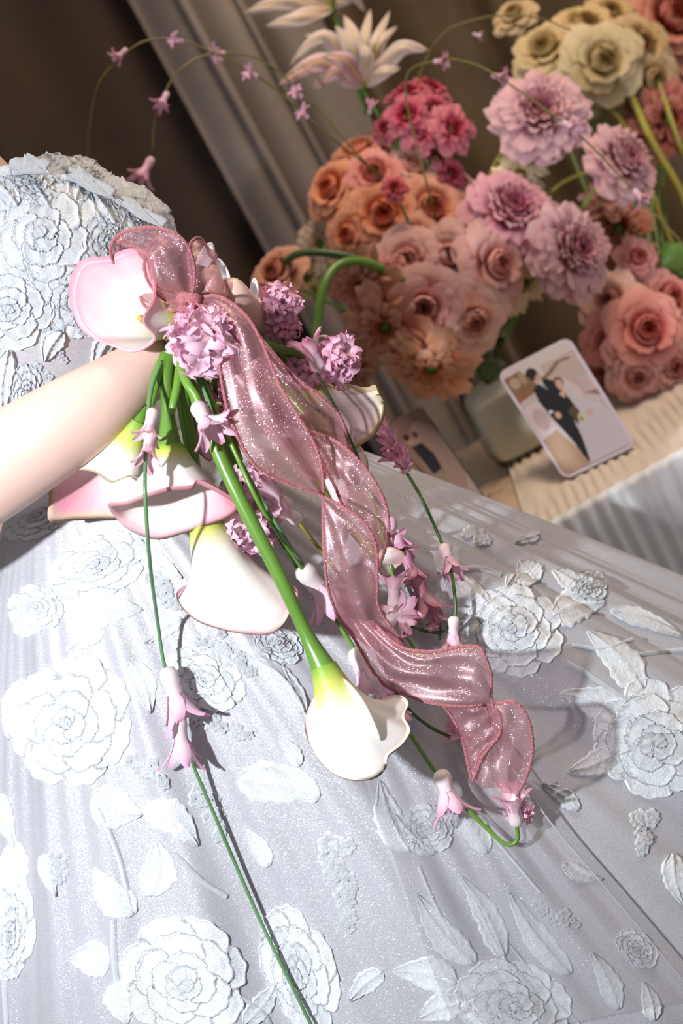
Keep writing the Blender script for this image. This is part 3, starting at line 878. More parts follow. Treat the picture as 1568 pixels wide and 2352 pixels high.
# knot of the bouquet, where all stems meet
KN = (425, 735, .935)
calla('wide open pink-edged calla lily facing left beside the bow, yellow spadix in its throat',
      (398, 735, .925), (345, 738, .915),
      [(345, 600, .895), (352, 680, .893), (326, 735, .892), (352, 775, .892), (330, 800, .895), (298, 808, .90), (255, 795, .905), (215, 778, .915), (178, 745, .915), (158, 680, .915), (166, 625, .913), (190, 596, .91), (245, 588, .908), (290, 572, .905), (325, 574, .898)],
      .0125, .012, [(430, 760, .935), (415, 745, .930)], .006, green=.5, pink_in=.30, edge=(0.80, 0.25, 0.36), lip=.0015, tints=[(165, 660, .913, 110, .55), (240, 590, .908, 90, .6), (335, 590, .90, 90, .6), (352, 680, .893, 60, .8), (220, 780, .91, 60, .3)], spadix=[(345, 737, .917), (328, 733, .903), (315, 728, .896)])
calla('calla lily at far left lying under the forearm, pink lip spread to a square corner',
      (318, 965, .93), (280, 1050, .935),
      [(300, 1095, .92), (255, 1108, .918), (215, 1085, .92), (170, 1082, .924), (118, 1104, .93), (112, 1150, .942), (114, 1198, .952), (170, 1196, .957), (225, 1193, .957), (280, 1190, .955), (318, 1160, .948), (330, 1120, .93)],
      .0075, .014, [(400, 770, .935), (365, 850, .93), (335, 920, .93)], .0042, green=.55, pink_in=.35, pink_out=.03, edge=(0.62, 0.60, 0.25), lip=.0012, tints=[(112, 1150, .942, 170, .9), (200, 1196, .957, 110, .5), (280, 1190, .955, 80, .4)])
calla('calla lily in the centre with a flared pink mouth and a curled red tip',
      (388, 1020, .915), (395, 1085, .915),
      [(545, 1165, .905), (505, 1135, .899), (455, 1112, .896), (440, 1124, .894), (390, 1128, .892), (335, 1143, .893), (290, 1160, .898), (252, 1166, .905), (268, 1192, .925), (300, 1220, .932), (360, 1240, .936), (420, 1226, .936), (480, 1206, .93), (525, 1188, .92)],
      .0085, .0175, [(408, 775, .925), (385, 850, .918), (385, 950, .915)], .0045, green=.34, pink_in=.25, pink_out=.12, edge=(0.82, 0.34, 0.42), lip=.0025, tints=[(545, 1165, .905, 130, 1.1), (440, 1140, .89, 90, .5), (262, 1180, .91, 70, .6), (500, 1195, .93, 80, .4), (300, 1220, .93, 50, .2)])
tube('curled_lip', catmull([P(440, 1126, .889), P(448, 1112, .885), P(462, 1112, .886), P(466, 1124, .889), P(455, 1132, .890)], 20), .0012, M['spathe'], None)
bpy.data.objects.remove(bpy.data.objects['curled_lip'])
calla('large white calla lily hanging below the centre one, mouth turned to the lower right',
      (470, 1200, .945), (500, 1300, .935),
      [(415, 1392, .945), (450, 1425, .928), (505, 1446, .915), (560, 1456, .91), (615, 1458, .91), (650, 1438, .912), (668, 1405, .918), (684, 1365, .93), (655, 1344, .95), (600, 1340, .962), (530, 1330, .97), (460, 1340, .968), (412, 1362, .96)],
      .011, .017, [(425, 900, .94), (440, 1040, .945), (455, 1120, .948)], .005, green=.32, pink_in=.5, pink_out=.12, edge=(0.84, 0.50, 0.50), lip=.002, tints=[(684, 1365, .93, 70, 1.0), (650, 1345, .95, 70, .5), (560, 1456, .91, 60, .2)])
calla('ivory calla lily lowest in the bouquet at the end of the longest thick stem',
      (742, 1530, .905), (790, 1650, .90),
      [(708, 1700, .905), (730, 1742, .896), (765, 1778, .890), (812, 1794, .886), (862, 1788, .886), (886, 1765, .888), (893, 1738, .89), (925, 1712, .895), (942, 1680, .90), (928, 1650, .908), (938, 1618, .915), (915, 1602, .922), (875, 1612, .925), (850, 1645, .912), (876, 1702, .889), (850, 1640, .883), (820, 1592, .886), (780, 1560, .90), (735, 1590, .925), (703, 1655, .925)],
      .0085, .0165, [(405, 780, .92), (440, 880, .905), (485, 1000, .90), (545, 1135, .897), (640, 1320, .90), (700, 1450, .905)], .0047, green=.42, pink_in=.12, pink_out=.02, edge=(0.86, 0.70, 0.58), lip=.0015, tints=[(700, 1690, .91, 60, .6), (860, 1625, .92, 40, .7)])
calla('cream calla lily at the right behind the ribbon, pointed lip against the dark drape',
      (700, 872, .965), (760, 930, .965),
      [(800, 893, .95), (845, 902, .955), (868, 896, .955), (872, 908, .955), (884, 930, .957), (880, 965, .957), (860, 1000, .957), (830, 1022, .958), (790, 1050, .965), (760, 1060, .98), (730, 1040, .985), (745, 960, .99), (770, 910, .975)],
      .0075, .014, [(450, 745, .94), (560, 785, .955), (640, 830, .965)], .006, 'stem_yellow', green=.5, pink_in=.4, pink_out=.35, edge=(0.80, 0.72, 0.25))
calla('half hidden calla lily with pale lip low behind the ribbon at right',
      (745, 990, .985), (790, 1040, .98),
      [(800, 1010, .97), (835, 1035, .97), (846, 1070, .972), (838, 1105, .975), (800, 1115, .985), (765, 1100, .995), (765, 1040, .99)],
      .006, .012, [(470, 760, .95), (600, 850, .975), (690, 930, .985)], .0045, 'stem', green=.5, pink_in=.6, pink_out=.3, edge=(0.80, 0.70, 0.25), lip=.002)
calla('closed green calla bud with dark pink tip between the ribbon tails',
      (745, 1015, .965), (765, 1080, .965),
      [(800, 1135, .965), (790, 1165, .966), (770, 1160, .968), (762, 1140, .97), (770, 1120, .97), (790, 1120, .968)],
      .0055, .0095, [(465, 755, .945), (600, 850, .965), (700, 950, .965)], .0045, 'stem', green=1.3, pink_in=.9, pink_out=.6, edge=(0.55, 0.10, 0.22), lip=.0)
calla('slim pink calla lily half hidden behind the thick stems',
      (455, 960, .955), (465, 995, .952),
      [(440, 1000, .948), (450, 1030, .946), (468, 1052, .945), (485, 1058, .948), (492, 1020, .955), (480, 985, .96), (455, 985, .958)],
      .005, .008, [(430, 780, .945), (445, 880, .952)], .004, 'stem_yellow', green=.25, pink_in=.8, pink_out=.5, edge=DEEP, lip=.001)
calla('small orange-cream calla lily peeping out right of the ribbon on the skirt',
      (855, 1270, sd(855, 1270, .015)), (880, 1285, sd(880, 1285, .015)),
      [(895, 1258, sd(890, 1258, .022)), (925, 1268, sd(920, 1268, .02)), (933, 1282, sd(930, 1282, .015)), (918, 1300, sd(918, 1300, .012)), (885, 1330, sd(885, 1330, .008)), (870, 1300, sd(870, 1300, .008)), (875, 1270, sd(875, 1270, .012))],
      .005, .007, [(480, 770, .95), (620, 960, .965), (780, 1180, .98)], .003, 'stem_yellow', green=.3, pink_in=.4, pink_out=.8, edge=(0.80, 0.45, 0.2), lip=.001)

# thick cut stems and leaves with no flower of their own
def cut_stem(label, pts, r, mat='stem', name='cut_stalk'):
    root = thing(name, label, 'stalk', P(*pts[0]))
    tube('stem', [P(*p) for p in pts], r, M[mat], root, 10, n=40)
    return root
cut_stem('broad bright green stem running down behind the centre calla mouth', [(402, 770, .935), (412, 850, .93), (424, 940, .932), (438, 1020, .936), (448, 1095, .94)], [.0048, .0050, .0048, .0046, .004])
cut_stem('yellow-green stem crossing behind the ribbon from the knot', [(440, 745, .955), (490, 840, .96), (515, 960, .965), (545, 1060, .968)], .0042, 'stem_yellow')
cut_stem('short trimmed stem ending above the centre calla, cut end pale', [(418, 790, .915), (408, 880, .908), (398, 925, .905), (393, 952, .905)], [.003, .003, .0026, .0022])
cut_stem('thin leafy stem left of the broad green stems', [(400, 775, .925), (362, 860, .915), (345, 930, .913)], [.0035, .0038, .003])
cut_stem('straight green stem leaning right across the knot of stems', [(395, 780, .91), (425, 870, .900), (452, 915, .897), (472, 985, .897)], [.0035, .0032, .003, .003])

# hyacinth florets ---------------------------------------------------------
def floret_mesh(seed, tube_len=.5, open_=1.0, tone=0):
    R = random.Random(seed); v, f, col = [], [], []
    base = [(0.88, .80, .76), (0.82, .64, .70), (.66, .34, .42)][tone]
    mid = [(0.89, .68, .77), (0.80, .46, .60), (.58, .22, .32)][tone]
    tip = [(0.74, .20, .42), (0.66, .16, .36), (.42, .08, .18)][tone]  # last tone of each list: shade put into the petal colour
    S = 12; rings = [(0, .05), (.04, .15), (.14, .205), (.26, .19), (.38, .165), (tube_len, .175)]
    for z, r in rings:
        for k in range(S):
            a = 2 * PI * k / S
            rr = r * (1 + .10 * math.cos(6 * a) * (z > .2))
            v.append((math.cos(a) * rr, math.sin(a) * rr, z)); col.append(mixc(base, mid, z * 1.5))
    for i in range(len(rings) - 1):
        for k in range(S):
            a = i * S + k; b = i * S + (k + 1) % S; f.append((a, b, b + S, a + S))
    f.append(tuple(range(S))[::-1])
    for p in range(6):
        a0 = 2 * PI * p / 6 + R.uniform(-.12, .12); op = open_ * R.uniform(.75, 1.25); ln = R.uniform(.85, 1.15) * (1 - tube_len) * 1.2; inn = .85 if p % 2 else 1.0
        off = len(v); n, m = 9, 5
        for i in range(n):
            s = i / (n - 1)
            th = op * (0.35 + 1.75 * s ** 1.3)       # bends outwards and curls back
            # integrate the curve
            if i == 0: r_, z_ = .165 * inn, tube_len - .05
            else:
                r_ += ln / (n - 1) * 1.25 * math.sin(th); z_ += ln / (n - 1) * 1.25 * math.cos(th)
            w = (.150 if open_ < .7 else .195) * (math.sin(PI * (.22 + .72 * s)) ** .8) * (1.15 if s > .2 else 1)
            for k in range(m):
                c = k / (m - 1) * 2 - 1
                cx_, cy_ = math.cos(a0), math.sin(a0)
                lift = .05 * c * c
                rr = r_ + (-lift * math.cos(th)) ; zz = z_ + lift * math.sin(th)
                v.append((cx_ * rr - cy_ * c * w, cy_ * rr + cx_ * c * w, zz))
                e = max(s ** 2.2, .55 * abs(c) ** 3)
                col.append(mixc(mixc(mid, (.90, .74, .82), .55 * (1 - abs(c))), tip, e * (.75 if open_ < .7 else .5)))
        f += gridfaces(n, m, off=off)
    me = bpy.data.meshes.new('blossom'); me.from_pydata(v, [], f)
    me.polygons.foreach_set('use_smooth', [True] * len(me.polygons))
    at = me.attributes.new('col', 'FLOAT_COLOR', 'POINT'); fl = np.ones((len(v), 4), 'f'); fl[:, :3] = np.array(col); at.data.foreach_set('color', fl.ravel())
    me.materials.append(M['floret']); return me
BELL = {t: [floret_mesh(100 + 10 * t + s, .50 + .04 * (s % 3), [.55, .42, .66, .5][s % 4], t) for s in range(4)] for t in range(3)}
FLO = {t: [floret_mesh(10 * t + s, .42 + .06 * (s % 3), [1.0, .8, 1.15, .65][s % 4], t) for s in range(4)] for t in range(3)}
BUD = floret_mesh(77, .55, .18, 0)

def put(name, me, root, base, tip, length=None, spin=None, fat=1.0, label=None):
    b, t = Vector(base), Vector(tip); d = t - b; ln = length or d.length
    o = bpy.data.objects.new(name, me); COL.objects.link(o); o.parent = root
    q = d.to_track_quat('Z', 'Y') @ Matrix.Rotation(rnd.uniform(0, 6.28) if spin is None else spin, 3, 'Z').to_quaternion()
    o.rotation_mode = 'QUATERNION'; o.rotation_quaternion = q
    o.location = b - wloc(root); o.scale = (ln * fat, ln * fat, ln)
    return o

def strand(label, pts, r, mat, flos, group='hyacinth strands trailing from the bouquet', fat=1.0, seg=8, name='flower_strand'):
    root = thing(name, label, 'flower', P(*pts[0]), group)
    tube('stem', [P(*p) for p in pts], r, M[mat], root, seg, n=max(30, len(pts) * 10))
    for i, (bx, by, bd, tx, ty, td, tone) in enumerate(flos):
        put('blossom', BELL[tone][rnd.randrange(4)], root, P(bx, by, bd), P(tx, ty, td), fat=fat)
    return root
s_ = lambda x, y, o: (x, y, sd(x, y, o, 1.06))
def fl(bx, by, tx, ty, ob, ot=None, tone=0): return (bx, by, sd(bx, by, ob, 1.06), tx, ty, sd(tx, ty, ot if ot is not None else ob, 1.06), tone)
strand('long thin green strand straight down the left with white-pink blossoms, running off the bottom edge',
       [(372, 830, .915), (352, 880, .905), (340, 950, .890), (334, 1060, .878), (334, 1150, .872), (345, 1300, .90), s_(362, 1430, .03), s_(378, 1530, .022), s_(410, 1640, .018), s_(437, 1740, .014), s_(500, 1890, .009), s_(600, 2120, .0075), s_(715, 2356, .0075), s_(760, 2460, .0075)],
       .00125, 'stem_pale', [(352, 938, .888, 335, 1012, .880, 0), (345, 990, .886, 338, 1062, .874, 0), fl(382, 1532, 422, 1655, .022), fl(408, 1638, 420, 1752, .020)], fat=.85)
strand('green strand ending in a hooked loop at lower right with pink blossoms',
       [(462, 860, .92), (500, 950, .905), (540, 1040, .90), (600, 1165, .90), s_(690, 1300, .05), s_(740, 1375, .03), s_(810, 1485, .02), s_(860, 1560, .02), s_(905, 1630, .022), s_(1000, 1775, .018), s_(1060, 1845, .012), s_(1120, 1905, .010), s_(1163, 1940, .012), s_(1188, 1928, .016), s_(1186, 1895, .02)],
       .00150, 'stem', [fl(690, 1300, 765, 1392, .045, .03), fl(740, 1345, 782, 1410, .03), fl(812, 1488, 856, 1592, .03), fl(862, 1560, 905, 1648, .035), fl(852, 1555, 890, 1600, .045), fl(1010, 1768, 1040, 1868, .025), fl(1187, 1898, 1172, 1822, .02, .035), fl(1180, 1850, 1185, 1800, .03, .03)])
strand('dark olive strand behind the green one, bent to the right with shaded blossoms',
       [(470, 870, .95), (530, 1020, .955), (640, 1235, .955), s_(700, 1325, .012), s_(780, 1410, .012), s_(850, 1440, .014), s_(890, 1550, .012), s_(930, 1620, .012), s_(985, 1668, .012), s_(1040, 1695, .010)],
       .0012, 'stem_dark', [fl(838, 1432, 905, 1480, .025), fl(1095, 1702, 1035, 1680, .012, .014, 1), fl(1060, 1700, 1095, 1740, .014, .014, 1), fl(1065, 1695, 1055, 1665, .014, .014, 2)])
strand('yellow-green strand slanting under the broad ribbon with curled pale pink blossoms',
       [(470, 860, .955), (540, 1000, .962), (600, 1090, .965), (690, 1205, .968), s_(745, 1275, .012), s_(800, 1350, .01)],
       .0013, 'stem_yellow', [(668, 1170, .95, 600, 1115, .945, 0), (640, 1150, .955, 615, 1095, .95, 0), (690, 1198, .95, 630, 1160, .94, 0)])
strand('blossom strand at the far right hanging straight past the skirt edge and curving back',
       [(560, 830, .98), (720, 930, 1.0), (860, 990, 1.01), (905, 1045, 1.012), (960, 1130, 1.015), (1005, 1225, 1.02), s_(1030, 1290, .02), s_(1043, 1360, .02), s_(1043, 1420, .02), s_(1010, 1452, .016), s_(960, 1445, .012), s_(925, 1425, .012)],
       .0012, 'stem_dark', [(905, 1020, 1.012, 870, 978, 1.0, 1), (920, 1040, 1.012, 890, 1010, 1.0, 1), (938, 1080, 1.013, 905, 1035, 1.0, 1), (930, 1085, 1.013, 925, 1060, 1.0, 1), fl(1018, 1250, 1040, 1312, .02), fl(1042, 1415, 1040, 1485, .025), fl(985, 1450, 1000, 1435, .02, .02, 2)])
strand('pair of upright pink blossoms beside the ribbon on a short green stem',
       [(850, 1130, .98), s_(892, 1280, .014), s_(905, 1350, .018), s_(915, 1430, .018), s_(945, 1480, .012), s_(980, 1530, .01)],
       .0013, 'stem', [fl(905, 1398, 903, 1318, .03, .035), fl(885, 1435, 945, 1385, .03, .04), fl(930, 1440, 895, 1395, .03, .035), fl(890, 1400, 945, 1440, .035)])
strand('shaded mauve strand of blossoms lying in the shadow right of the ribbon',
       [(830, 1100, .99), s_(900, 1200, .012), s_(930, 1270, .010), s_(965, 1340, .010), s_(1005, 1420, .010), s_(1010, 1470, .010)],
       .0011, 'stem_dark', [fl(905, 1215, 925, 1280, .014, .014, 1), fl(925, 1265, 955, 1330, .014, .014, 2), fl(955, 1320, 985, 1405, .014, .014, 2), fl(985, 1380, 1005, 1430, .014, .014, 2), fl(895, 1190, 905, 1250, .014, .014, 1)])
strand('long fine dark stem crossing the cream calla with one blossom at its top',
       [(715, 830, .935), (740, 880, .935), (772, 940, .935), (800, 1000, .94), (832, 1075, .95)],
       .0010, 'stem_dark', [(735, 853, .935, 700, 775, .93, 1)], fat=1.05)
strand('pair of sharp green strands parallel to the thick calla stem',
       [(455, 870, .93), (520, 1000, .915), (590, 1130, .91), (650, 1230, .915), s_(705, 1310, .035)],
       .0014, 'stem_pale', [(450, 925, .89, 490, 1005, .88, 0), (475, 965, .885, 530, 960, .88, 0)])

def hyacinth(label, c, r, n, tone, seed, size=.022, face=None, stem=None):
    root = thing('hyacinth', label, 'flower', P(*c), 'hyacinth heads in the bouquet')
    R = random.Random(seed); C = P(*c); m = r / FPX * c[2]
    fc = (-FWD + CY * .2 if face is None else camdir(*face)).normalized()
    sx = fc.orthogonal().normalized(); sy = fc.cross(sx)
    tube('stem', [C + fc * m * .3, C - fc * m * .5, P(*(stem or KN))], [.002, .003, .003], M['stem'], root, 8, n=16)
    for i in range(n):
        z = 1 - 1.15 * (i + .5) / n; a = i * 2.39996 + R.uniform(-.2, .2); q = math.sqrt(max(0, 1 - z * z))
        d = (sx * math.cos(a) * q + sy * math.sin(a) * q + fc * z).normalized()
        base = C + d * m * .28
        put('blossom', (BUD if R.random() < .12 else FLO[tone][R.randrange(4)]), root, base, base + d, length=m * R.uniform(.66, .82), fat=1.05)
    return root
hyacinth('round head of pale pink hyacinth blossoms in front of the knot', (470, 790, .895), 84, 22, 0, 1)
hyacinth('small pink hyacinth tuft at the fingertips, upper right of the bow', (640, 702, .95), 50, 12, 1, 2, face=(.7, .4, .6))
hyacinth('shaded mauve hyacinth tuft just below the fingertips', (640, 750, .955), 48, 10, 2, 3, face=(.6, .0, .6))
hyacinth('pointed pink hyacinth head at the right above the cream calla', (768, 828, .945), 58, 18, 1, 4, face=(.9, -.1, .6))
hyacinth('loose pink hyacinth blossoms between ribbon and cream calla', (705, 845, .955), 50, 9, 1, 5, face=(-.2, -.7, .6))
hyacinth('white-pink hyacinth head low behind the thick calla stem', (565, 1215, .945), 62, 14, 0, 6, face=(-.1, -.9, .5), stem=(500, 1000, .95))
hyacinth('pale hyacinth head half hidden behind the thick calla stem, upper of two', (560, 1120, .95), 55, 12, 0, 7, face=(.3, -.3, .8), stem=(500, 980, .95))
hyacinth('small shaded hyacinth tuft right of the thick calla stem', (600, 1200, .955), 45, 8, 1, 8, face=(.6, -.6, .5), stem=(520, 1000, .955))
hyacinth('dark pink hyacinth tuft tucked under the left ribbon edge', (505, 925, .945), 48, 8, 2, 9, face=(-.2, -.2, .9))
hyacinth('drooping pink hyacinth tuft at the tip of the hooked strand', (1188, 1862, sd(1188, 1862, .018)), 34, 7, 1, 10, face=(.1, .3, .9), stem=(1186, 1895, sd(1186, 1895, .02)))

# ribbon -------------------------------------------------------------------
ribbon = thing('ribbon_bow', 'sheer glittering pink ribbon bow with wired edges and long tails tied round the bouquet', 'ribbon', P(435, 700, .90))
def strip(name, A, B, bulge=0.0, waves=0.0, amp=0.0, n=110, m=26, seed=0, cord=True):
    a = [P(*q) for q in catmull(A, n)]; b = [P(*q) for q in catmull(B, n)]
    v, uv = [], []; s_len = 0
    for i in range(n):
        p, q = a[i], b[i]
        tg = (a[min(i + 1, n - 1)] + b[min(i + 1, n - 1)] - a[max(i - 1, 0)] - b[max(i - 1, 0)]).normalized()
        nn = (q - p).cross(tg); nn = nn.normalized() if nn.length > 1e-7 else -FWD
        if nn.dot(FWD) > 0: nn = -nn
        w = (q - p).length; u = i / (n - 1)
        if i: s_len += ((a[i] + b[i]) / 2 - (a[i - 1] + b[i - 1]) / 2).length
        for k in range(m):
            s = k / (m - 1)
            off = bulge * math.sin(PI * s) * w
            env = math.sin(PI * s) ** .7
            off += amp * w * env * (math.sin(s * waves * 2 * PI + u * 5 + seed) * .6 + math.sin(u * 13 + s * 4 + seed * 2) * .6 + .35 * math.sin(u * 29 - s * 9 + seed))
            v.append(p.lerp(q, s) + nn * off); uv.append((s, s_len * 10))
    o = obj(name, v, gridfaces(n, m), M['organza'], ribbon, uv=uv)
    if cord:
        for e in (a, b):
            pts = e; rr = [.00108 * (1 + .2 * math.sin(i * 2.4)) for i in range(n)]
            vv, ff, uu = tube_data(pts, rr, 6)
            c = obj('wired_edge', vv, ff, M['cord'], o, uv=uu, origin=wloc(ribbon))
    return o
# front loop
strip('loop', [(434, 702, .905), (447, 640, .895), (436, 575, .885), (400, 535, .882), (345, 522, .888), (295, 530, .895), (262, 550, .90), (254, 580, .905), (262, 606, .91)],
      [(428, 705, .91), (380, 690, .905), (345, 655, .90), (332, 620, .895), (332, 595, .895), (322, 585, .90), (300, 560, .91), (278, 553, .915), (275, 600, .92)], .16, 2.5, .07, seed=1)
strip('loop', [(432, 704, .915), (410, 712, .91), (370, 716, .91), (330, 700, .915), (320, 650, .925), (330, 590, .93), (360, 550, .935), (400, 540, .935)],
      [(436, 700, .915), (425, 680, .912), (395, 670, .912), (360, 655, .915), (350, 630, .925), (365, 600, .93), (390, 580, .935), (420, 570, .935)], .1, 2, .05, seed=2)
strip('loop', [(436, 700, .91), (440, 640, .905), (432, 590, .905), (440, 555, .912), (460, 548, .92), (480, 575, .925)],
      [(440, 700, .91), (475, 690, .91), (510, 690, .914), (522, 670, .92), (508, 620, .925), (488, 590, .928)], .12, 2, .05, seed=3)
# knot
kp = catmull([P(418, 690, .905), P(430, 682, .898), P(446, 690, .896), P(448, 706, .898), P(436, 716, .902), P(422, 708, .906)], 24)
vv, ff, uu = tube_data(kp, [.004 + .001 * math.sin(i * .9) for i in range(24)], 10)
obj('knot', vv, ff, M['cord'], ribbon, uv=uu)
# first tail: broad panel, twist, middle panel, lower panel, end
strip('tail', [(440, 704, .903), (470, 735, .892), (498, 800, .884), (508, 870, .880), (528, 960, .880), (568, 1045, .885), (610, 1088, .89), (680, 1118, .898), (740, 1140, .902), (795, 1170, .90), (840, 1205, .90), (864, 1260, .905), (866, 1340, .915), (872, 1400, .93), (930, 1480, .945)],
      [(445, 688, .903), (500, 680, .893), (560, 720, .888), (598, 780, .888), (640, 880, .887), (690, 965, .89), (720, 1015, .895), (740, 1080, .90), (742, 1150, .908), (742, 1220, .912), (746, 1290, .912), (755, 1360, .922), (785, 1430, .94), (830, 1470, .945), (858, 1490, .945)], .06, 2.1, .075, n=160, m=32, seed=4)
strip('tail', [(858, 1430, .936), (920, 1485, .930), (990, 1496, .925), (1050, 1486, .922), (1095, 1485, .92), (1112, 1505, .918), (1128, 1550, .922), (1131, 1612, .93), (1180, 1612, .925), (1212, 1650, .925), (1223, 1715, .93), (1212, 1775, .935), (1186, 1828, .945)],
      [(780, 1410, .945), (815, 1470, .943), (870, 1560, .94), (925, 1592, .935), (990, 1615, .93), (1060, 1622, .925), (1100, 1620, .926), (1112, 1620, .930), (1122, 1650, .935), (1118, 1695, .942), (1100, 1740, .947), (1088, 1770, .95), (1086, 1794, .952)], .07, 2.2, .085, n=150, m=30, seed=5)
# second tail, behind
strip('tail', [(450, 690, .915), (540, 715, .905), (610, 790, .902), (670, 860, .902), (735, 910, .91), (782, 960, .92), (800, 1020, .93), (806, 1050, .935), (770, 1090, .94)],
      [(450, 700, .915), (520, 760, .910), (585, 840, .910), (640, 900, .91), (690, 970, .915), (715, 1000, .925), (735, 1030, .935), (745, 1060, .94), (745, 1100, .945)], .06, 2.0, .08, n=120, m=26, seed=6)
strip('tail', [(700, 985, .915), (760, 1008, .908), (800, 1035, .905), (850, 1090, .905), (882, 1150, .91), (893, 1210, .915), (884, 1260, .925), (868, 1310, .94)],
      [(715, 1000, .92), (735, 1050, .92), (770, 1120, .92), (790, 1165, .922), (820, 1190, .922), (848, 1225, .925), (862, 1260, .93), (864, 1310, .942)], .05, 2.0, .08, n=120, m=24, seed=7)
strip('tail', [(1130, 1618, .929), (1150, 1645, .931), (1145, 1690, .936), (1110, 1735, .941), (1087, 1790, .948)],
      [(1015, 1618, .940), (1040, 1650, .945), (1062, 1700, .948), (1072, 1745, .950), (1082, 1788, .951)], .05, 1.6, .06, n=70, m=22, seed=9)
# inner fold seen through the broad panel
strip('tail', [(598, 820, .90), (640, 900, .90), (690, 980, .905), (718, 1010, .91), (760, 1100, .935)],
      [(520, 850, .905), (560, 940, .905), (610, 1000, .91), (650, 1030, .915), (700, 1100, .935)], .08, 1.0, .05, n=70, m=18, seed=8, cord=False)
# ------------------------------------------------------------------ background flowers
def petal_layers(layers, seed, ruffle=0.0, notch=0.15, close=0.0):
    """layers: (count, radius, height, width, curl, lean). returns verts, faces, colours (edge, core, warm)"""
    R = random.Random(seed); v, f, col = [], [], []
    L_ = len(layers); nu, nv = 9, 7
    for li, (cnt, rad, hgt, wid, curl, start) in enumerate(layers):
        ph = R.uniform(0, 6.28)
        for p in range(cnt):
            a0 = ph + 2 * PI * p / cnt + R.uniform(-.15, .15); off = len(v)
            rj = rad * R.uniform(.9, 1.1); hj = hgt * R.uniform(.9, 1.1); tw = R.uniform(-.15, .15); wv = R.uniform(0, 6)
            for i in range(nu):
                u = i / (nu - 1) * 2 - 1
                for k in range(nv):
                    w = k / (nv - 1)
                    vv = w * (1 - notch * abs(u) ** 3)
                    ang = a0 + u * wid * (vv ** .45) * (1 - .25 * vv ** 4) + tw * vv
                    r = start + (rj - start) * vv ** .6
                    r *= 1 - close * vv ** 3
                    z = hj * math.sin(min(1, vv) * PI * .5)
                    if vv > .7:
                        q = (vv - .7) / .3
                        r += curl * q * q * .28; z -= curl * q * q * .16
                    r += .03 * (1 - u * u) * vv
                    if ruffle:
                        rf = ruffle * vv * vv * (math.sin(u * 9 + wv) + .6 * math.sin(u * 17 + wv * 2))
                        r += rf; z += rf * .7
                    v.append((math.cos(ang) * r, math.sin(ang) * r, z))
                    edge = max(0, (vv - .6) * 2.0); core = max(0, 1 - (r / .55)) * .9 + (1 - vv) * .7
                    col.append((min(1, edge + .5 * li / L_), min(1, core), 0))
            f += gridfaces(nu, nv, off=off)
    return v, f, col

def flower_mesh(name, data):
    v, f, col = data
    me = bpy.data.meshes.new(name); me.from_pydata(v, [], f)
    me.polygons.foreach_set('use_smooth', [True] * len(me.polygons))
    at = me.attributes.new('col', 'FLOAT_COLOR', 'POINT'); fl_ = np.ones((len(v), 4), 'f'); fl_[:, :3] = np.array(col); at.data.foreach_set('color', fl_.ravel())
    me.materials.append(M['petal']); return me
def rose_set(seed, ruffle=0.02):
    heart = [(3, .09, .62, 1.5, 0, .02), (3, .17, .66, 1.4, 0, .04), (4, .27, .68, 1.1, 0, .06), (5, .38, .67, .95, 0, .08), (5, .50, .64, .9, .0, .09)]
    guard = [(6, .62, .58, .78, .25, .1), (6, .77, .44, .74, .6, .12), (7, .90, .22, .66, .9, .12), (7, 1.0, .08, .62, .9, .12)]
    return (flower_mesh('heart_petals', petal_layers(heart, seed, ruffle, .15, .42)), flower_mesh('guard_petals', petal_layers(guard, seed + 50, ruffle)))
def peony_set(seed):
    heart = [(5, .15, .72, 1.0, 0, .02), (7, .28, .76, .7, .2, .05), (9, .42, .76, .52, .3, .08), (11, .56, .70, .42, .4, .1), (12, .68, .60, .40, .5, .1)]
    guard = [(12, .80, .46, .42, .6, .12), (11, .90, .30, .5, .6, .12), (9, 1.0, .12, .55, .7, .12), (8, .98, -.08, .6, .5, .12)]
    return (flower_mesh('heart_petals', petal_layers(heart, seed, .05, .25, .3)), flower_mesh('guard_petals', petal_layers(guard, seed + 50, .05, .25)))
def spray_set(seed):
    heart = [(4, .2, .6, 1.0, .1, .02), (5, .38, .62, .8, .3, .05)]
    guard = [(6, .62, .48, .7, .6, .1), (7, .85, .28, .66, .8, .12), (6, 1.0, .08, .66, .9, .12)]
    return (flower_mesh('heart_petals', petal_layers(heart, seed, .06, .3, .3)), flower_mesh('guard_petals', petal_layers(guard, seed + 50, .07, .3)))
SETS = dict(rose=[rose_set(s) for s in (1, 2, 3, 4)], peony=[peony_set(s) for s in (11, 12)], spray=[spray_set(s) for s in (21, 22, 23)])
for s in (31,):
    SETS['open'] = [(flower_mesh('heart_petals', petal_layers([(6, .3, .4, .8, .5, .03), (7, .5, .36, .7, .6, .05)], 5, .08, .3)), flower_mesh('guard_petals', petal_layers([(6, .8, .3, .6, .8, .1), (6, 1.0, .12, .55, .8, .1)], 6, .09, .3)))]

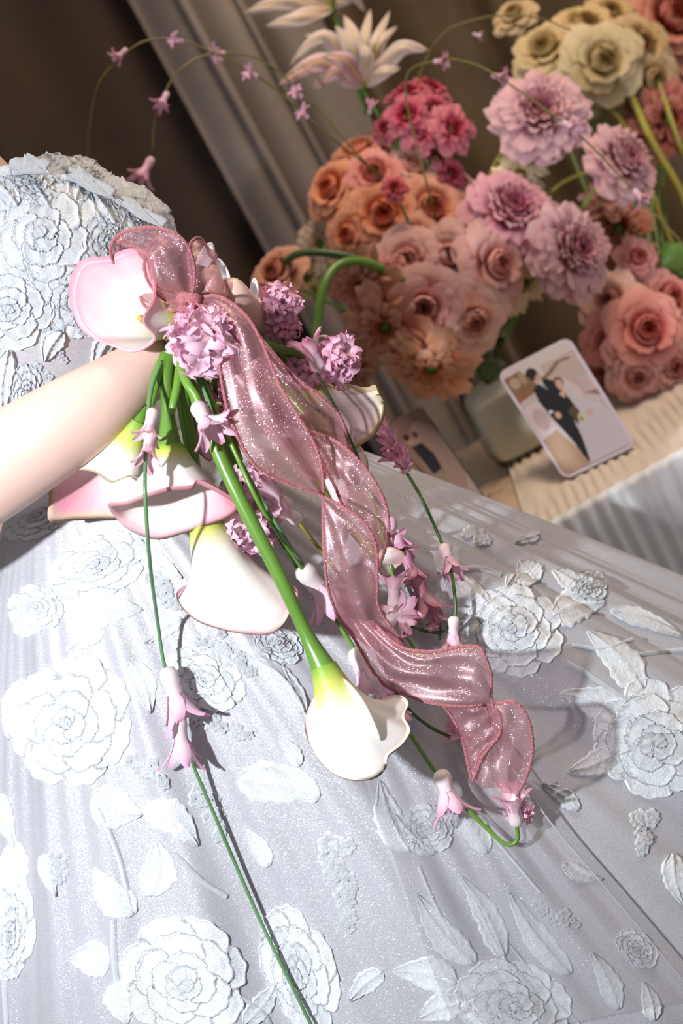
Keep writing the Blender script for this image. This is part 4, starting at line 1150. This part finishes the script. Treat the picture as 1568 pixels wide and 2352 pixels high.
MOUTH = P(1095, 800, 1.56)
MOUTH2 = P(1530, 900, 1.60)
def bloom(kind, px, py, rpx, d, colr, face, label, group, mouth=None, stem='stem', cat='flower', flat=1.0, name=None, stem_end=None):
    c = P(px, py, d); R_ = rpx / FPX * d
    root = thing(name or {'rose': 'garden_rose', 'peony': 'peony', 'spray': 'spray_rose', 'open': 'blossom_flower'}[kind], label, cat, c, group)
    fc = camdir(*face).normalized()
    q = fc.to_track_quat('Z', 'Y') @ Matrix.Rotation(rnd.uniform(0, 6.28), 3, 'Z').to_quaternion()
    h, g = SETS[kind][rnd.randrange(len(SETS[kind]))]
    for me in (h, g):
        o = bpy.data.objects.new(me.name.split('.')[0], me); COL.objects.link(o); o.parent = root
        o.rotation_mode = 'QUATERNION'; o.rotation_quaternion = q
        o.scale = (R_, R_, R_ * .95 * flat); o.location = -fc * R_ * .35
        o.color = (*colr, 1)
    b = c - fc * R_ * .30
    m = mouth or MOUTH
    low = Vector((m.x + rnd.uniform(-.012, .012), m.y + rnd.uniform(-.012, .012), m.z - rnd.uniform(.02, .05)))
    mid = b - fc * R_ * .9 + (low - b) * .3
    tube('stem', catmull([b, b - fc * R_ * .5, mid, stem_end or low], 14), .0016, M[stem], root, 6)
    tube('calyx', [b - fc * R_ * .12, b + fc * R_ * .05, b + fc * R_ * .12], [.0016, R_ * .16, R_ * .2], M['leaf'], root, 8)
    return root

PEACH = (.86, .36, .19); PEACHP = (.84, .40, .26); ROSY = (.80, .31, .27); BLUSH = (.82, .46, .43); PALE = (.86, .55, .46); MAG = (.55, .04, .11); MAGL = (.66, .12, .20)
MAUVE = (.72, .33, .42); MAUVEP = (.76, .45, .50); CRM = (.84, .72, .48); SALM = (.62, .25, .14); RUST = (.40, .10, .03)
GR = 'roses massed in the glass vase'
for a in [
    ('rose', 822, 345, 66, 1.60, PEACH, (-.4, .8, .7), 'peach rose highest at the left of the vase arrangement, under the lily', GR),
    ('rose', 858, 398, 62, 1.55, ROSY, (-.1, .3, 1), 'rosy pink rose just below the top peach rose', GR),
    ('rose', 945, 385, 68, 1.57, PALE, (.2, .6, .9), 'pale peach rose directly under the magenta spray roses', GR),
    ('rose', 760, 432, 68, 1.57, PEACH, (-.6, .2, .8), 'peach-orange rose furthest left against the grey drape', GR),
    ('rose', 880, 492, 82, 1.53, PEACH, (-.1, .1, 1), 'large peach rose with deep golden heart in the upper middle', GR),
    ('rose', 988, 478, 82, 1.54, PEACHP, (.2, .2, 1), 'ruffled peach rose right of the golden-hearted rose', GR),
    ('rose', 800, 535, 55, 1.54, PEACH, (-.5, -.1, .9), 'small apricot rose at the left edge below the furthest left rose', GR),
    ('rose', 935, 598, 70, 1.50, BLUSH, (-.2, .0, 1), 'blush rose with a round salmon heart in the middle', GR),
    ('rose', 1025, 588, 72, 1.51, BLUSH, (.1, 0, 1), 'blush rose touching the salmon-hearted rose on its right', GR),
    ('rose', 1140, 608, 84, 1.51, BLUSH, (.5, .0, .9), 'big blush rose beside the cream flowers at the right', GR),
    ('rose', 975, 705, 82, 1.48, BLUSH, (-.1, -.3, 1), 'blush rose low in the middle with a deep pink eye', GR),
    ('rose', 1085, 735, 82, 1.50, PALE, (.3, -.4, .9), 'pale blush rose hanging over the rim of the vase', GR),
    ('rose', 885, 640, 50, 1.50, ROSY, (-.6, -.1, .8), 'small rosy rose left of the salmon-hearted rose', GR),
    ('rose', 1010, 770, 55, 1.50, PALE, (-.1, -.7, .8), 'pale rose lowest at the vase neck', GR),
    ('rose', 950, 540, 48, 1.52, PEACHP, (0, 0, 1), 'small peach rose wedged between the larger roses', GR),
    ('rose', 1060, 420, 40, 1.58, PALE, (.4, .6, .8), 'small pale rose behind the magenta buds at the right', GR),
    ('open', 825, 665, 78, 1.47, SALM, (-.5, -.5, .8), 'shaded salmon open flower at the left under the arched green stems', GR),
    ('open', 880, 760, 88, 1.46, SALM, (-.3, -.5, .8), 'wide salmon-brown open flower below the roses', GR),
    ('open', 985, 860, 92, 1.46, (.72, .34, .18), (-.2, -.8, .7), 'orange salmon flower hanging lowest beside the vase', GR),
    ('open', 730, 560, 66, 1.60, (.74, .58, .42), (-.6, -.1, .8), 'cream open flower at the left edge below the peach roses', GR),
    ('open', 700, 640, 50, 1.62, (.60, .46, .20), (-.5, -.2, .8), 'tan open flower behind the arched stem', GR),
    ('rose', 632, 625, 62, 1.50, (.66, .30, .17), (-.5, .3, .8), 'lone apricot rose on the arched stem, furthest left', GR),
    ('open', 800, 860, 60, 1.50, (.46, .20, .10), (-.3, -.5, .8), 'small shaded brown-pink flower behind the hyacinth', GR),
    ('spray', 935, 205, 46, 1.58, MAG, (-.2, .8, .6), 'magenta spray rose at the top beside the lily base', 'magenta spray roses'),
    ('spray', 990, 195, 44, 1.60, MAG, (.3, .8, .6), 'magenta spray rose highest of its cluster', 'magenta spray roses'),
    ('spray', 935, 260, 46, 1.55, MAG, (-.2, .2, 1), 'magenta spray rose in the middle left of the cluster', 'magenta spray roses'),
    ('spray', 1000, 250, 44, 1.56, MAG, (.3, .3, .9), 'dark magenta spray rose in the centre of the cluster', 'magenta spray roses'),
    ('spray', 1045, 292, 50, 1.54, MAGL, (.4, .1, .9), 'brighter pink spray rose at the right end of the cluster', 'magenta spray roses'),
    ('spray', 965, 305, 40, 1.55, MAGL, (-.1, .1, 1), 'rose-pink spray rose at the lower middle of the cluster', 'magenta spray roses'),
    ('spray', 882, 292, 32, 1.58, MAG, (-.4, .2, .9), 'small magenta bud at the left end of the cluster', 'magenta spray roses'),
    ('spray', 905, 430, 28, 1.49, (.62, .06, .12), (-.1, .2, 1), 'single crimson bud set among the peach roses', 'magenta spray roses'),
    ('spray', 1040, 395, 34, 1.56, MAG, (.4, .2, .8), 'magenta bud below the cluster at the right', 'magenta spray roses'),
    ('spray', 1010, 360, 30, 1.58, MAG, (.2, .2, .9), 'dark magenta bud half hidden under the cluster', 'magenta spray roses'),
    ('peony', 1178, 478, 100, 1.53, MAUVE, (.2, .4, .9), 'mauve pink peony behind the roses, left of two touching', 'pink peonies'),
    ('peony', 1325, 572, 98, 1.50, MAUVEP, (.5, .1, .8), 'pale mauve peony at the right, right one of two touching', 'pink peonies'),
    ('peony', 1243, 255, 98, 1.56, MAUVEP, (-.1, .2, 1), 'full pale pink peony high on its own stem', 'pink peonies'),
    ('peony', 1440, 365, 84, 1.54, MAUVEP, (.5, .3, .8), 'pale pink peony at the upper right on an arching yellow stem', 'pink peonies'),
    ('open', 1200, 388, 52, 1.58, CRM, (.1, .5, .8), 'cream flower behind the mauve peony', 'cream flowers'),
    ('open', 1212, 650, 58, 1.55, CRM, (.5, -.3, .8), 'cream flower between blush rose and right peony', 'cream flowers'),
    ('open', 1175, 700, 38, 1.54, CRM, (.4, -.6, .7), 'small cream flower drooping above the dark drape', 'cream flowers'),
]: bloom(*a[:7], a[7], a[8])
G2 = 'flowers of the arrangement at the right edge'
for a in [
    ('open', 1425, 520, 80, 1.62, RUST, (.2, .2, .9), 'rust-brown open flower behind the right peony'),
    ('open', 1385, 455, 48, 1.60, (.62, .27, .20), (.1, .5, .8), 'salmon flower above the rust-brown one'),
    ('open', 1470, 600, 60, 1.60, SALM, (.3, .2, .9), 'salmon open flower at the right below the rust-brown one'),
    ('rose', 1465, 590, 44, 1.58, ROSY, (.1, .2, 1), 'small pink rose at the upper right of the low cluster'),
    ('rose', 1400, 690, 66, 1.56, PALE, (-.4, .1, .9), 'pale salmon rose left in the low right cluster'),
    ('rose', 1485, 760, 86, 1.52, ROSY, (0, .1, 1), 'large pink rose with a deep centre at the right edge'),
    ('rose', 1395, 785, 58, 1.55, ROSY, (-.4, -.2, .9), 'pink rose directly above the picture card'),
    ('rose', 1545, 840, 66, 1.53, BLUSH, (.2, -.2, 1), 'blush rose cut by the right edge of the picture'),
    ('rose', 1465, 862, 62, 1.53, BLUSH, (-.1, -.4, .9), 'blush rose lowest right of the card'),
    ('open', 1405, 880, 60, 1.60, RUST, (-.3, -.4, .9), 'rust-brown flower beside the top corner of the card'),
    ('rose', 1540, 680, 60, 1.58, ROSY, (.3, .2, .9), 'rosy rose above the large pink rose at the edge'),
    ('open', 1540, 270, 90, 1.72, (.42, .10, .07), (.1, .1, 1), 'dark red flower at the upper right edge'),
    ('open', 1480, 210, 60, 1.74, (.50, .20, .16), (0, .1, 1), 'shaded pink flower behind the yellow cluster'),
    ('rose', 1550, 40, 110, 1.80, (.60, .20, .13), (.1, .3, 1), 'salmon red rose in the top right corner'),
    ('rose', 1250, 110, 70, 1.74, (.66, .50, .24), (-.4, .3, .9), 'yellow rose at the left of the yellow cluster'),
    ('rose', 1345, 60, 76, 1.76, (.66, .48, .20), (0, .5, .9), 'yellow rose at the top of the yellow cluster'),
    ('rose', 1385, 140, 84, 1.70, (.70, .58, .32), (0, 0, 1), 'large pale yellow rose in the middle of the yellow cluster'),
    ('rose', 1470, 105, 76, 1.74, (.64, .44, .18), (.3, .1, 1), 'deep yellow rose at the right of the yellow cluster'),
    ('rose', 1500, 180, 64, 1.74, (.66, .50, .26), (.3, -.2, 1), 'yellow rose low at the right of the yellow cluster'),
    ('open', 1330, 190, 70, 1.72, (.60, .52, .18), (-.2, -.4, 1), 'greenish yellow flower under the yellow cluster'),
    ('rose', 1180, 30, 46, 1.78, (.60, .44, .22), (-.4, .5, .8), 'small yellow bud at the top edge of the picture'),
    ('rose', 1400, 30, 60, 1.80, (.60, .42, .16), (0, .5, .9), 'golden rose cut by the top edge of the picture'),
]: bloom(*a[:7], a[7], G2, MOUTH2)

# low bowl that carries the right-hand arrangement
bz = MOUTH2.z - 0.01
bowl = thing('flower_bowl', 'stone flower bowl behind the roses at the right edge', 'vase', (MOUTH2.x, MOUTH2.y, ZT + .002))
revolve('bowl', [(.0005, .001), (.045, .0), (.06, .01), (.07, bz - ZT - .01), (.064, bz - ZT - .002), (.058, bz - ZT - .01), (.05, .02), (.0005, .014)], (MOUTH2.x, MOUTH2.y, ZT + .006), M['marble'], bowl)

# arching stems -------------------------------------------------------------
def arch(label, pts, r, mat='stem_yellow', name='flower_stalk'):
    root = thing(name, label, 'stalk', P(*pts[0]))
    tube('stem', [P(*p) for p in pts], r, M[mat], root, 8, n=40); return root
arch('dark green stem arching left above the brown flowers', [(1010, 700, 1.53), (900, 630, 1.48), (830, 598, 1.46), (760, 582, 1.46), (690, 582, 1.47), (655, 600, 1.49)], .0040, 'stem_dark')
arch('thick green stem bending down from the arched one toward the hyacinth', [(1000, 690, 1.52), (880, 620, 1.46), (820, 600, 1.44), (770, 615, 1.43), (740, 670, 1.42), (728, 760, 1.42), (724, 830, 1.42)], .0050, 'stem')
arch('yellow stem carrying the high peony', [(1100, 780, 1.56), (1110, 600, 1.6), (1118, 440, 1.6), (1140, 370, 1.6), (1185, 305, 1.58)], .0022)
arch('arching yellow stem of the upper right peony', [(1110, 760, 1.56), (1180, 560, 1.58), (1262, 445, 1.58), (1320, 405, 1.58), (1395, 385, 1.57)], .0022)
for i, (p, r, lab) in enumerate([
    ([(1530, 900, 1.6), (1620, 600, 1.66), (1568, 450, 1.68), (1500, 330, 1.7), (1440, 200, 1.72)], .0045, 'thick yellow-green stem rising to the yellow cluster'),
    ([(1540, 900, 1.62), (1660, 620, 1.68), (1600, 420, 1.70), (1560, 330, 1.7), (1510, 180, 1.74)], .0035, 'second thick yellow-green stem at the right edge'),
    ([(1520, 900, 1.6), (1560, 640, 1.7), (1510, 480, 1.72), (1440, 300, 1.72), (1350, 200, 1.72)], .0030, 'slim yellow stem below the yellow cluster')]):
    arch(lab, p, r, 'stem_yellow')
def leaf_thing(label, base, tip, w, mat='leaf'):
    b, t = P(*base), P(*tip); root = thing('leaf', label, 'leaf', b); v = []; ax = t - b; side = ax.cross(FWD).normalized()
    for i in range(16):
        s = i / 15
        for k in range(7):
            c = k / 6 * 2 - 1
            v.append(b + ax * s + side * c * w * math.sin(PI * (s ** .8) * .97 + .03) - FWD * (.01 * math.sin(PI * s) - .006 * abs(c)))
    obj('blade', v, gridfaces(16, 7), M[mat], root, solid=.0006)
    tube('midrib', [b + ax * (i / 5) - FWD * (.01 * math.sin(PI * i / 5) + .0005) for i in range(6)], .0006, M['stem'], root, 6)
leaf_thing('round green leaf at the right edge behind the pink roses', (1568, 620, 1.6), (1525, 555, 1.6), .020)
leaf_thing('smaller green leaf just below the round one at the right edge', (1568, 650, 1.62), (1555, 590, 1.62), .016)

# lily -----------------------------------------------------------------------
def lily(label, c, petals, stemto):
    root = thing('lily', label, 'flower', P(*c), 'double lilies')
    B = P(*c)
    for i, (tx, ty, td, mx, my, w, tone) in enumerate(petals):
        T = P(tx, ty, td); Mp = P(mx, my, (c[2] + td) / 2 - .015); n, m = 18, 9
        cc = catmull([B, B.lerp(Mp, .5) , Mp, T], n); v, col, uv = [], [], []
        for q in range(n):
            s = q / (n - 1); p = Vector(cc[q]); tg = (Vector(cc[min(q + 1, n - 1)]) - Vector(cc[max(q - 1, 0)])).normalized()
            sd_ = tg.cross(FWD); sd_ = sd_.normalized() if sd_.length > .05 else CX; up = sd_.cross(tg)
            ww = w / FPX * 1.6 * (math.sin(PI * min(1, s * .93 + .07)) ** .7)
            for k in range(m):
                x = k / (m - 1) * 2 - 1
                v.append(p + sd_ * x * ww - FWD * (.004 * (1 - abs(x)) * math.sin(PI * s) + .001 * math.sin(x * 5 + s * 14)))
                mid_ = (.72, .60, .22) if abs(x) < .16 else ((.60, .20, .28) if tone else (.66, .40, .36))
                cl = mixc(mid_, (.76, .66, .58), abs(x) ** 1.2 * .9 + (.35 if not tone else 0) * s)
                if s < .15: cl = mixc((.40, .46, .10), cl, s / .15)
                col.append(cl); uv.append((x, s))
        obj('petal', v, gridfaces(n, m), M['plainv'], root, col=col, uv=uv, solid=.0006)
    for k in range(5):
        e = B + (P(c[0] - 20 + k * 14, c[1] - 95, c[2] - .03) - B)
        st = tube('stamen', catmull([B, B.lerp(e, .5) - FWD * .004, e], 8), .0007, M['stem_yellow'], root, 6)
    tube('stem', catmull([B, P(c[0] + 6, c[1] + 30, c[2] + .01), P(*stemto)], 12), .0024, M['leaf'], root, 8)
lily('double pink-white lily with striped recurved petals above the magenta roses', (838, 195, 1.58),
     [(700, 80, 1.58, 760, 100, 22, 0), (665, 150, 1.56, 740, 85, 20, 0), (640, 195, 1.55, 730, 145, 26, 1), (715, 205, 1.56, 770, 165, 24, 1), (790, 35, 1.60, 815, 90, 20, 0),
      (850, 20, 1.62, 838, 90, 16, 0), (895, 25, 1.6, 865, 90, 14, 0), (912, 60, 1.60, 880, 90, 12, 0), (985, 115, 1.56, 925, 110, 20, 0), (770, 60, 1.55, 808, 110, 26, 0), (740, 130, 1.54, 790, 140, 24, 1), (920, 155, 1.56, 885, 165, 16, 0), (825, 95, 1.55, 842, 130, 18, 0)], (960, 400, 1.58))
lily('second pale lily cut by the top edge of the picture', (765, 15, 1.62),
     [(560, -20, 1.60, 660, -40, 26, 0), (560, 30, 1.60, 650, 5, 24, 0), (610, 60, 1.6, 680, 45, 22, 0), (870, -5, 1.62, 830, -30, 20, 0), (700, -80, 1.62, 720, -40, 24, 0), (840, 30, 1.62, 810, -10, 14, 0)], (840, 260, 1.60))

# fine flowering strands in the air around the vase ----------------------------
GS = 'fine blossom strands arching from the vase'
def airstrand(label, pts, flos, r=.0011, mat='stem_brown', tone=1):
    root = thing('flower_strand', label, 'flower', P(*pts[0]), GS)
    tube('stem', [P(*p) for p in pts], r, M[mat], root, 6, n=60)
    for bx, by, bd, tx, ty, td in flos:
        put('blossom', FLO[tone][rnd.randrange(4)], root, P(bx, by, bd), P(tx, ty, td), fat=.75)
airstrand('fine strand arching furthest left over the bodice', [(900, 420, 1.55), (770, 325, 1.50), (700, 262, 1.48), (620, 195, 1.46), (540, 145, 1.44), (440, 100, 1.42), (380, 88, 1.42), (320, 100, 1.41), (270, 140, 1.41), (228, 190, 1.41), (208, 270, 1.42), (202, 350, 1.43), (205, 420, 1.44)],
          [(292, 112, 1.41, 262, 138, 1.405), (422, 96, 1.42, 388, 90, 1.41), (592, 178, 1.45, 562, 160, 1.44), (708, 272, 1.48, 688, 248, 1.47)])
airstrand('fine strand arching inside the furthest left one', [(900, 440, 1.53), (790, 320, 1.50), (740, 260, 1.49), (690, 215, 1.48), (640, 165, 1.47), (580, 130, 1.46), (510, 122, 1.45), (450, 135, 1.44), (400, 175, 1.43), (372, 230, 1.43), (355, 280, 1.43), (350, 350, 1.43)],
          [(518, 122, 1.45, 486, 122, 1.44), (385, 212, 1.43, 366, 245, 1.42), (695, 226, 1.48, 668, 200, 1.47), (350, 362, 1.43, 318, 415, 1.42)])
airstrand('fine strand sweeping right in front of the two high peonies', [(1000, 500, 1.50), (930, 200, 1.50), (1000, 140, 1.48), (1080, 145, 1.46), (1150, 180, 1.44), (1250, 250, 1.43), (1330, 310, 1.42), (1410, 390, 1.42), (1480, 465, 1.42), (1568, 560, 1.42), (1640, 640, 1.42)],
          [(995, 142, 1.48, 1028, 140, 1.47), (1128, 172, 1.45, 1165, 182, 1.44), (1292, 280, 1.42, 1328, 305, 1.41), (1455, 436, 1.42, 1486, 468, 1.41)], r=.0012)
airstrand('fine bare strand curving along the top of the picture', [(930, 300, 1.60), (960, 180, 1.60), (1010, 85, 1.60), (1080, 48, 1.60), (1170, 35, 1.60), (1250, 45, 1.60), (1310, 70, 1.60)], [(1085, 78, 1.6, 1108, 84, 1.6)], tone=0)
airstrand('fine green strand hanging over the table edge to a bare tip', [(600, 860, .985), (760, 930, 1.05), (905, 1020, 1.16), (985, 1095, 1.24), (1090, 1160, 1.28), (1200, 1225, 1.26), (1300, 1278, 1.245)], [], r=.0009, mat='stem_yellow')
for lab, p in [('small pink blossom stalk right of the lily foot', [(880, 330, 1.57), (850, 270, 1.56), (848, 235, 1.56)])]:
    airstrand(lab, p, [(848, 262, 1.56, 852, 232, 1.55)])

# glass vase -------------------------------------------------------------------
vb = plane_hit(1180, 1085, ZT + .004); 
vx, vy = MOUTH.x, MOUTH.y
zt_ = MOUTH.z - ZT
vase = thing('glass_vase', 'square shouldered clear glass vase filled with pale silk, holding the roses', 'vase', (vx, vy, ZT + .004))
def sqv(name, prof, mat, seg=40, pw=5.0):
    v = []
    for r, z, p in prof:
        for k in range(seg):
            a = 2 * PI * k / seg; c, s = math.cos(a), math.sin(a)
            q = (abs(c) ** p + abs(s) ** p) ** (-1 / p)
            v.append((vx + r * q * c, vy + r * q * s, ZT + .006 + z))
    f = []
    for i in range(len(prof) - 1):
        for k in range(seg):
            a = i * seg + k; b = i * seg + (k + 1) % seg; f.append((a, b, b + seg, a + seg))
    f.append(tuple(range(seg))[::-1])
    return obj(name, v, f, mat, vase)
H_ = zt_ - .01
sqv('glass_body', [(.037, 0, 9), (.0405, .006, 9), (.0415, H_ * .60, 9), (.038, H_ * .70, 5), (.026, H_ * .76, 2), (.023, H_ * .86, 2), (.024, H_ * .93, 2), (.029, H_ * .99, 2), (.030, H_, 2), (.026, H_ - .002, 2)], M['glass'])
sqv('silk_filling', [(.030, .004, 5), (.0375, .010, 8), (.0390, H_ * .36, 8), (.0385, H_ * .58, 8), (.028, H_ * .68, 3), (.001, H_ * .71, 2)], M['stuffing'])
sqv('rim', [(.0285, H_ * .95, 2), (.0315, H_ * .975, 2), (.0318, H_ * 1.0, 2), (.029, H_ * 1.01, 2)], M['glass'])

# picture cards ------------------------------------------------------------------
def inpoly(x, y, poly):
    c = np.zeros(x.shape, bool); n = len(poly); j = n - 1
    for i in range(n):
        xi, yi = poly[i]; xj, yj = poly[j]
        k = ((yi > y) != (yj > y)) & (x < (xj - xi) * (y - yi) / (yj - yi + 1e-12) + xi); c ^= k; j = i
    return c
def ell(x, y, cx, cy, rx, ry): return ((x - cx) / rx) ** 2 + ((y - cy) / ry) ** 2 < 1
def couple_print(gx, gy):
    """a printed wedding picture on a 0..1 x 0..1 card, y downwards"""
    x, y = gx, gy; im = np.zeros((*x.shape, 3)); nz = np.sin(x * 9 + y * 4) * .5 + np.sin(x * 23 - y * 17) * .2
    def put_(m, c): im[m] = c
    put_(np.ones(x.shape, bool), (.52, .47, .50)); put_(y < .2 + .03 * nz, (.60, .55, .58)); put_((y > .1) & (y < .34) & (x > .5), (.50, .42, .42))
    put_(inpoly(x, y, [(0, .06), (.24, .05), (.34, .22), (.24, .28), (0, .30)]), (.22, .13, .09)); put_(ell(x, y, .10, .13, .07, .05), (.42, .32, .25)); put_(ell(x, y, .22, .12, .04, .06), (.36, .27, .2))
    put_(inpoly(x, y, [(0, .26), (.22, .22), (.24, .25), (0, .31)]), (.30, .12, .05))
    put_(inpoly(x, y, [(.42, .19), (.55, .17), (.72, .12), (.9, .13), (.9, .15), (.74, .145), (.57, .20), (.44, .22)]), (.22, .14, .08))
    put_(inpoly(x, y, [(.0, .36), (.22, .34), (.25, .62), (.06, .68), (0, .66)]), (.62, .55, .60)); put_(ell(x, y, .14, .5, .1, .1), (.50, .40, .44))
    put_(inpoly(x, y, [(.0, .66), (.24, .63), (.40, .96), (.36, 1), (0, 1)]), (.40, .28, .20))
    put_(inpoly(x, y, [(.70, .30), (.95, .38), (1, .5), (1, .56), (.72, .46)]), (.52, .40, .43)); put_(inpoly(x, y, [(.82, .46), (1, .48), (1, .54)]), (.22, .16, .16))
    # gown and veil
    put_(inpoly(x, y, [(.60, .33), (.68, .42), (.76, .50), (.92, .60), (1, .72), (1, 1), (.40, 1), (.45, .80), (.50, .66), (.56, .56)]), (.56, .54, .64))
    put_(inpoly(x, y, [(.56, .27), (.68, .27), (.80, .40), (.78, .52), (.66, .46)]), (.60, .55, .62))
    # suit
    put_(inpoly(x, y, [(.26, .25), (.36, .22), (.48, .21), (.57, .27), (.60, .40), (.62, .52), (.56, .60), (.50, .63), (.48, .76), (.40, .97), (.37, .97), (.34, .76), (.28, .56), (.24, .36)]), (.012, .012, .018))
    put_(inpoly(x, y, [(.36, .22), (.42, .22), (.425, .30)]), (.62, .64, .72)); put_(inpoly(x, y, [(.395, .235), (.41, .235), (.415, .30), (.405, .31)]), (.02, .02, .05))
    put_(inpoly(x, y, [(.50, .54), (.62, .50), (.63, .58), (.52, .68)]), (.10, .07, .05))
    put_(ell(x, y, .385, .155, .062, .062), (.55, .36, .28)); put_(ell(x, y, .355, .115, .075, .045), (.02, .015, .012)); put_(ell(x, y, .335, .14, .035, .045), (.02, .015, .012))
    put_(ell(x, y, .60, .29, .062, .05), (.10, .05, .04)); put_(ell(x, y, .595, .31, .048, .048), (.62, .40, .36))
    put_(inpoly(x, y, [(.52, .38), (.60, .35), (.62, .38), (.56, .43)]), (.62, .42, .36)); put_(ell(x, y, .36, .53, .04, .03), (.55, .36, .29)); put_(ell(x, y, .30, .48, .025, .015), (.7, .72, .8))
    put_(ell(x, y, .62, .635, .055, .04), (.60, .58, .42)); put_(ell(x, y, .60, .64, .02, .02), (.25, .27, .10)); put_(ell(x, y, .74, .62, .04, .035), (.62, .42, .38))
    return im

def card(label, corners, printed, seg, mat_body, face, nu=100, nv=150, r=.12, t=.0035, margin=.035, body='panel', wmat=None):
    """corners: top left, top right, bottom right, bottom left as world points"""
    A, B, C_, D = [Vector(c) for c in corners]
    root = thing('picture_card', label, 'picture', (C_ + D) / 2, 'small standing wedding pictures')
    ux = ((B - A) + (C_ - D)) / 2; uy = ((D - A) + (C_ - B)) / 2; W, H = ux.length, uy.length
    nrm = ux.cross(uy).normalized()
    if nrm.dot(FWD) > 0: nrm = -nrm
    def at(s, q): return A * (1 - s) * (1 - q) + B * s * (1 - q) + C_ * s * q + D * (1 - s) * q
    def outline(mar):
        out = []; rr = r * W - mar * W; a_, b_ = mar, mar * W / H
        for cx_, cy_, a0 in ((1 - a_, b_, -PI / 2), (1 - a_, 1 - b_, 0), (a_, 1 - b_, PI / 2), (a_, b_, PI)):
            for k in range(9):
                a = a0 + PI / 2 * k / 8
                ox = cx_ + (-1 if cx_ > .5 else 1) * rr / W; oy = cy_ + (-1 if cy_ > .5 else 1) * rr / H
                out.append((ox + math.cos(a) * rr / W, oy + math.sin(a) * rr / H))
        return out
    o0 = outline(0); n = len(o0); v = []
    for z in (0, -t * .0, -t):
        v += [at(s, q) + nrm * z for s, q in o0]
    f = [tuple(range(n)), tuple(2 * n + k for k in range(n))[::-1]]
    for k in range(n): f.append((k, (k + 1) % n, 2 * n + (k + 1) % n, 2 * n + k))
    pb = obj(body, v, f, M[mat_body], root, smooth=False)
    # the print: fine coloured grid clipped to the rounded outline
    S, Q = np.meshgrid(np.linspace(margin, 1 - margin, nu), np.linspace(margin * W / H, 1 - margin * W / H, nv), indexing='ij')
    gx = (S - margin) / (1 - 2 * margin); gy = (Q - margin * W / H) / (1 - 2 * margin * W / H)
    im = printed(gx, gy)
    ol = outline(margin); ins = inpoly(S, Q, ol)
    vv = [at(S[i, k], Q[i, k]) + nrm * .0006 for i in range(nu) for k in range(nv)]
    ff = [q for q in gridfaces(nu, nv) if all(ins[a // nv, a % nv] for a in q)]
    obj('print', vv, ff, M['print'], root, col=im.reshape(-1, 3))
    # little easel foot behind
    base = (C_ + D) / 2
    tube('prop', [at(.5, .45) - nrm * (t + .001), Vector((base.x, base.y, ZT + .010)) - nrm * .0 + Vector((0, .035, 0))], .0012, M['card_edge'], root, 6)
    return root
dC = 1.45
zc = ZT + .009
def onz(px, py, z): return plane_hit(px, py, z)
c_bl = plane_hit(1296, 1102, ZT + .0092); c_br = plane_hit(1462, 1022, ZT + .0092)
c_tl = P(1140, 858, 1.475); c_tr = P(1305, 772, 1.46)
card('white rimmed card with a couple, black suit and bride, upright on the cloth', (c_tl, c_tr, c_br, c_bl), couple_print, 0, 'card_edge', None)
def couple2(gx, gy):
    x, y = gx, gy; im = np.zeros((*x.shape, 3)); im[:] = (.20, .13, .11); im[y > .75] = (.36, .29, .30); im[ell(x, y, .7, .5, .35, .4)] = (.30, .21, .18)
    im[inpoly(x, y, [(.36, .30), (.58, .30), (.66, .45), (.62, .66), (.5, .78), (.40, .6)])] = (.015, .014, .02)
    im[ell(x, y, .38, .23, .06, .05)] = (.40, .24, .17); im[ell(x, y, .37, .195, .06, .035)] = (.03, .02, .015); im[ell(x, y, .56, .24, .055, .045)] = (.36, .22, .16); im[ell(x, y, .56, .205, .055, .035)] = (.08, .04, .02)
    im[inpoly(x, y, [(.40, .62), (.62, .60), (.60, .75), (.5, .82)])] = (.24, .2, .13)
    return im
card('clear acrylic picture block with a dim dark portrait, left of the vase', (P(862, 985, 1.47), P(968, 932, 1.50), P(1112, 1138, 1.455), P(1012, 1200, 1.425)), couple2, 0, 'acrylic', None, r=.04, t=.012, margin=.03)
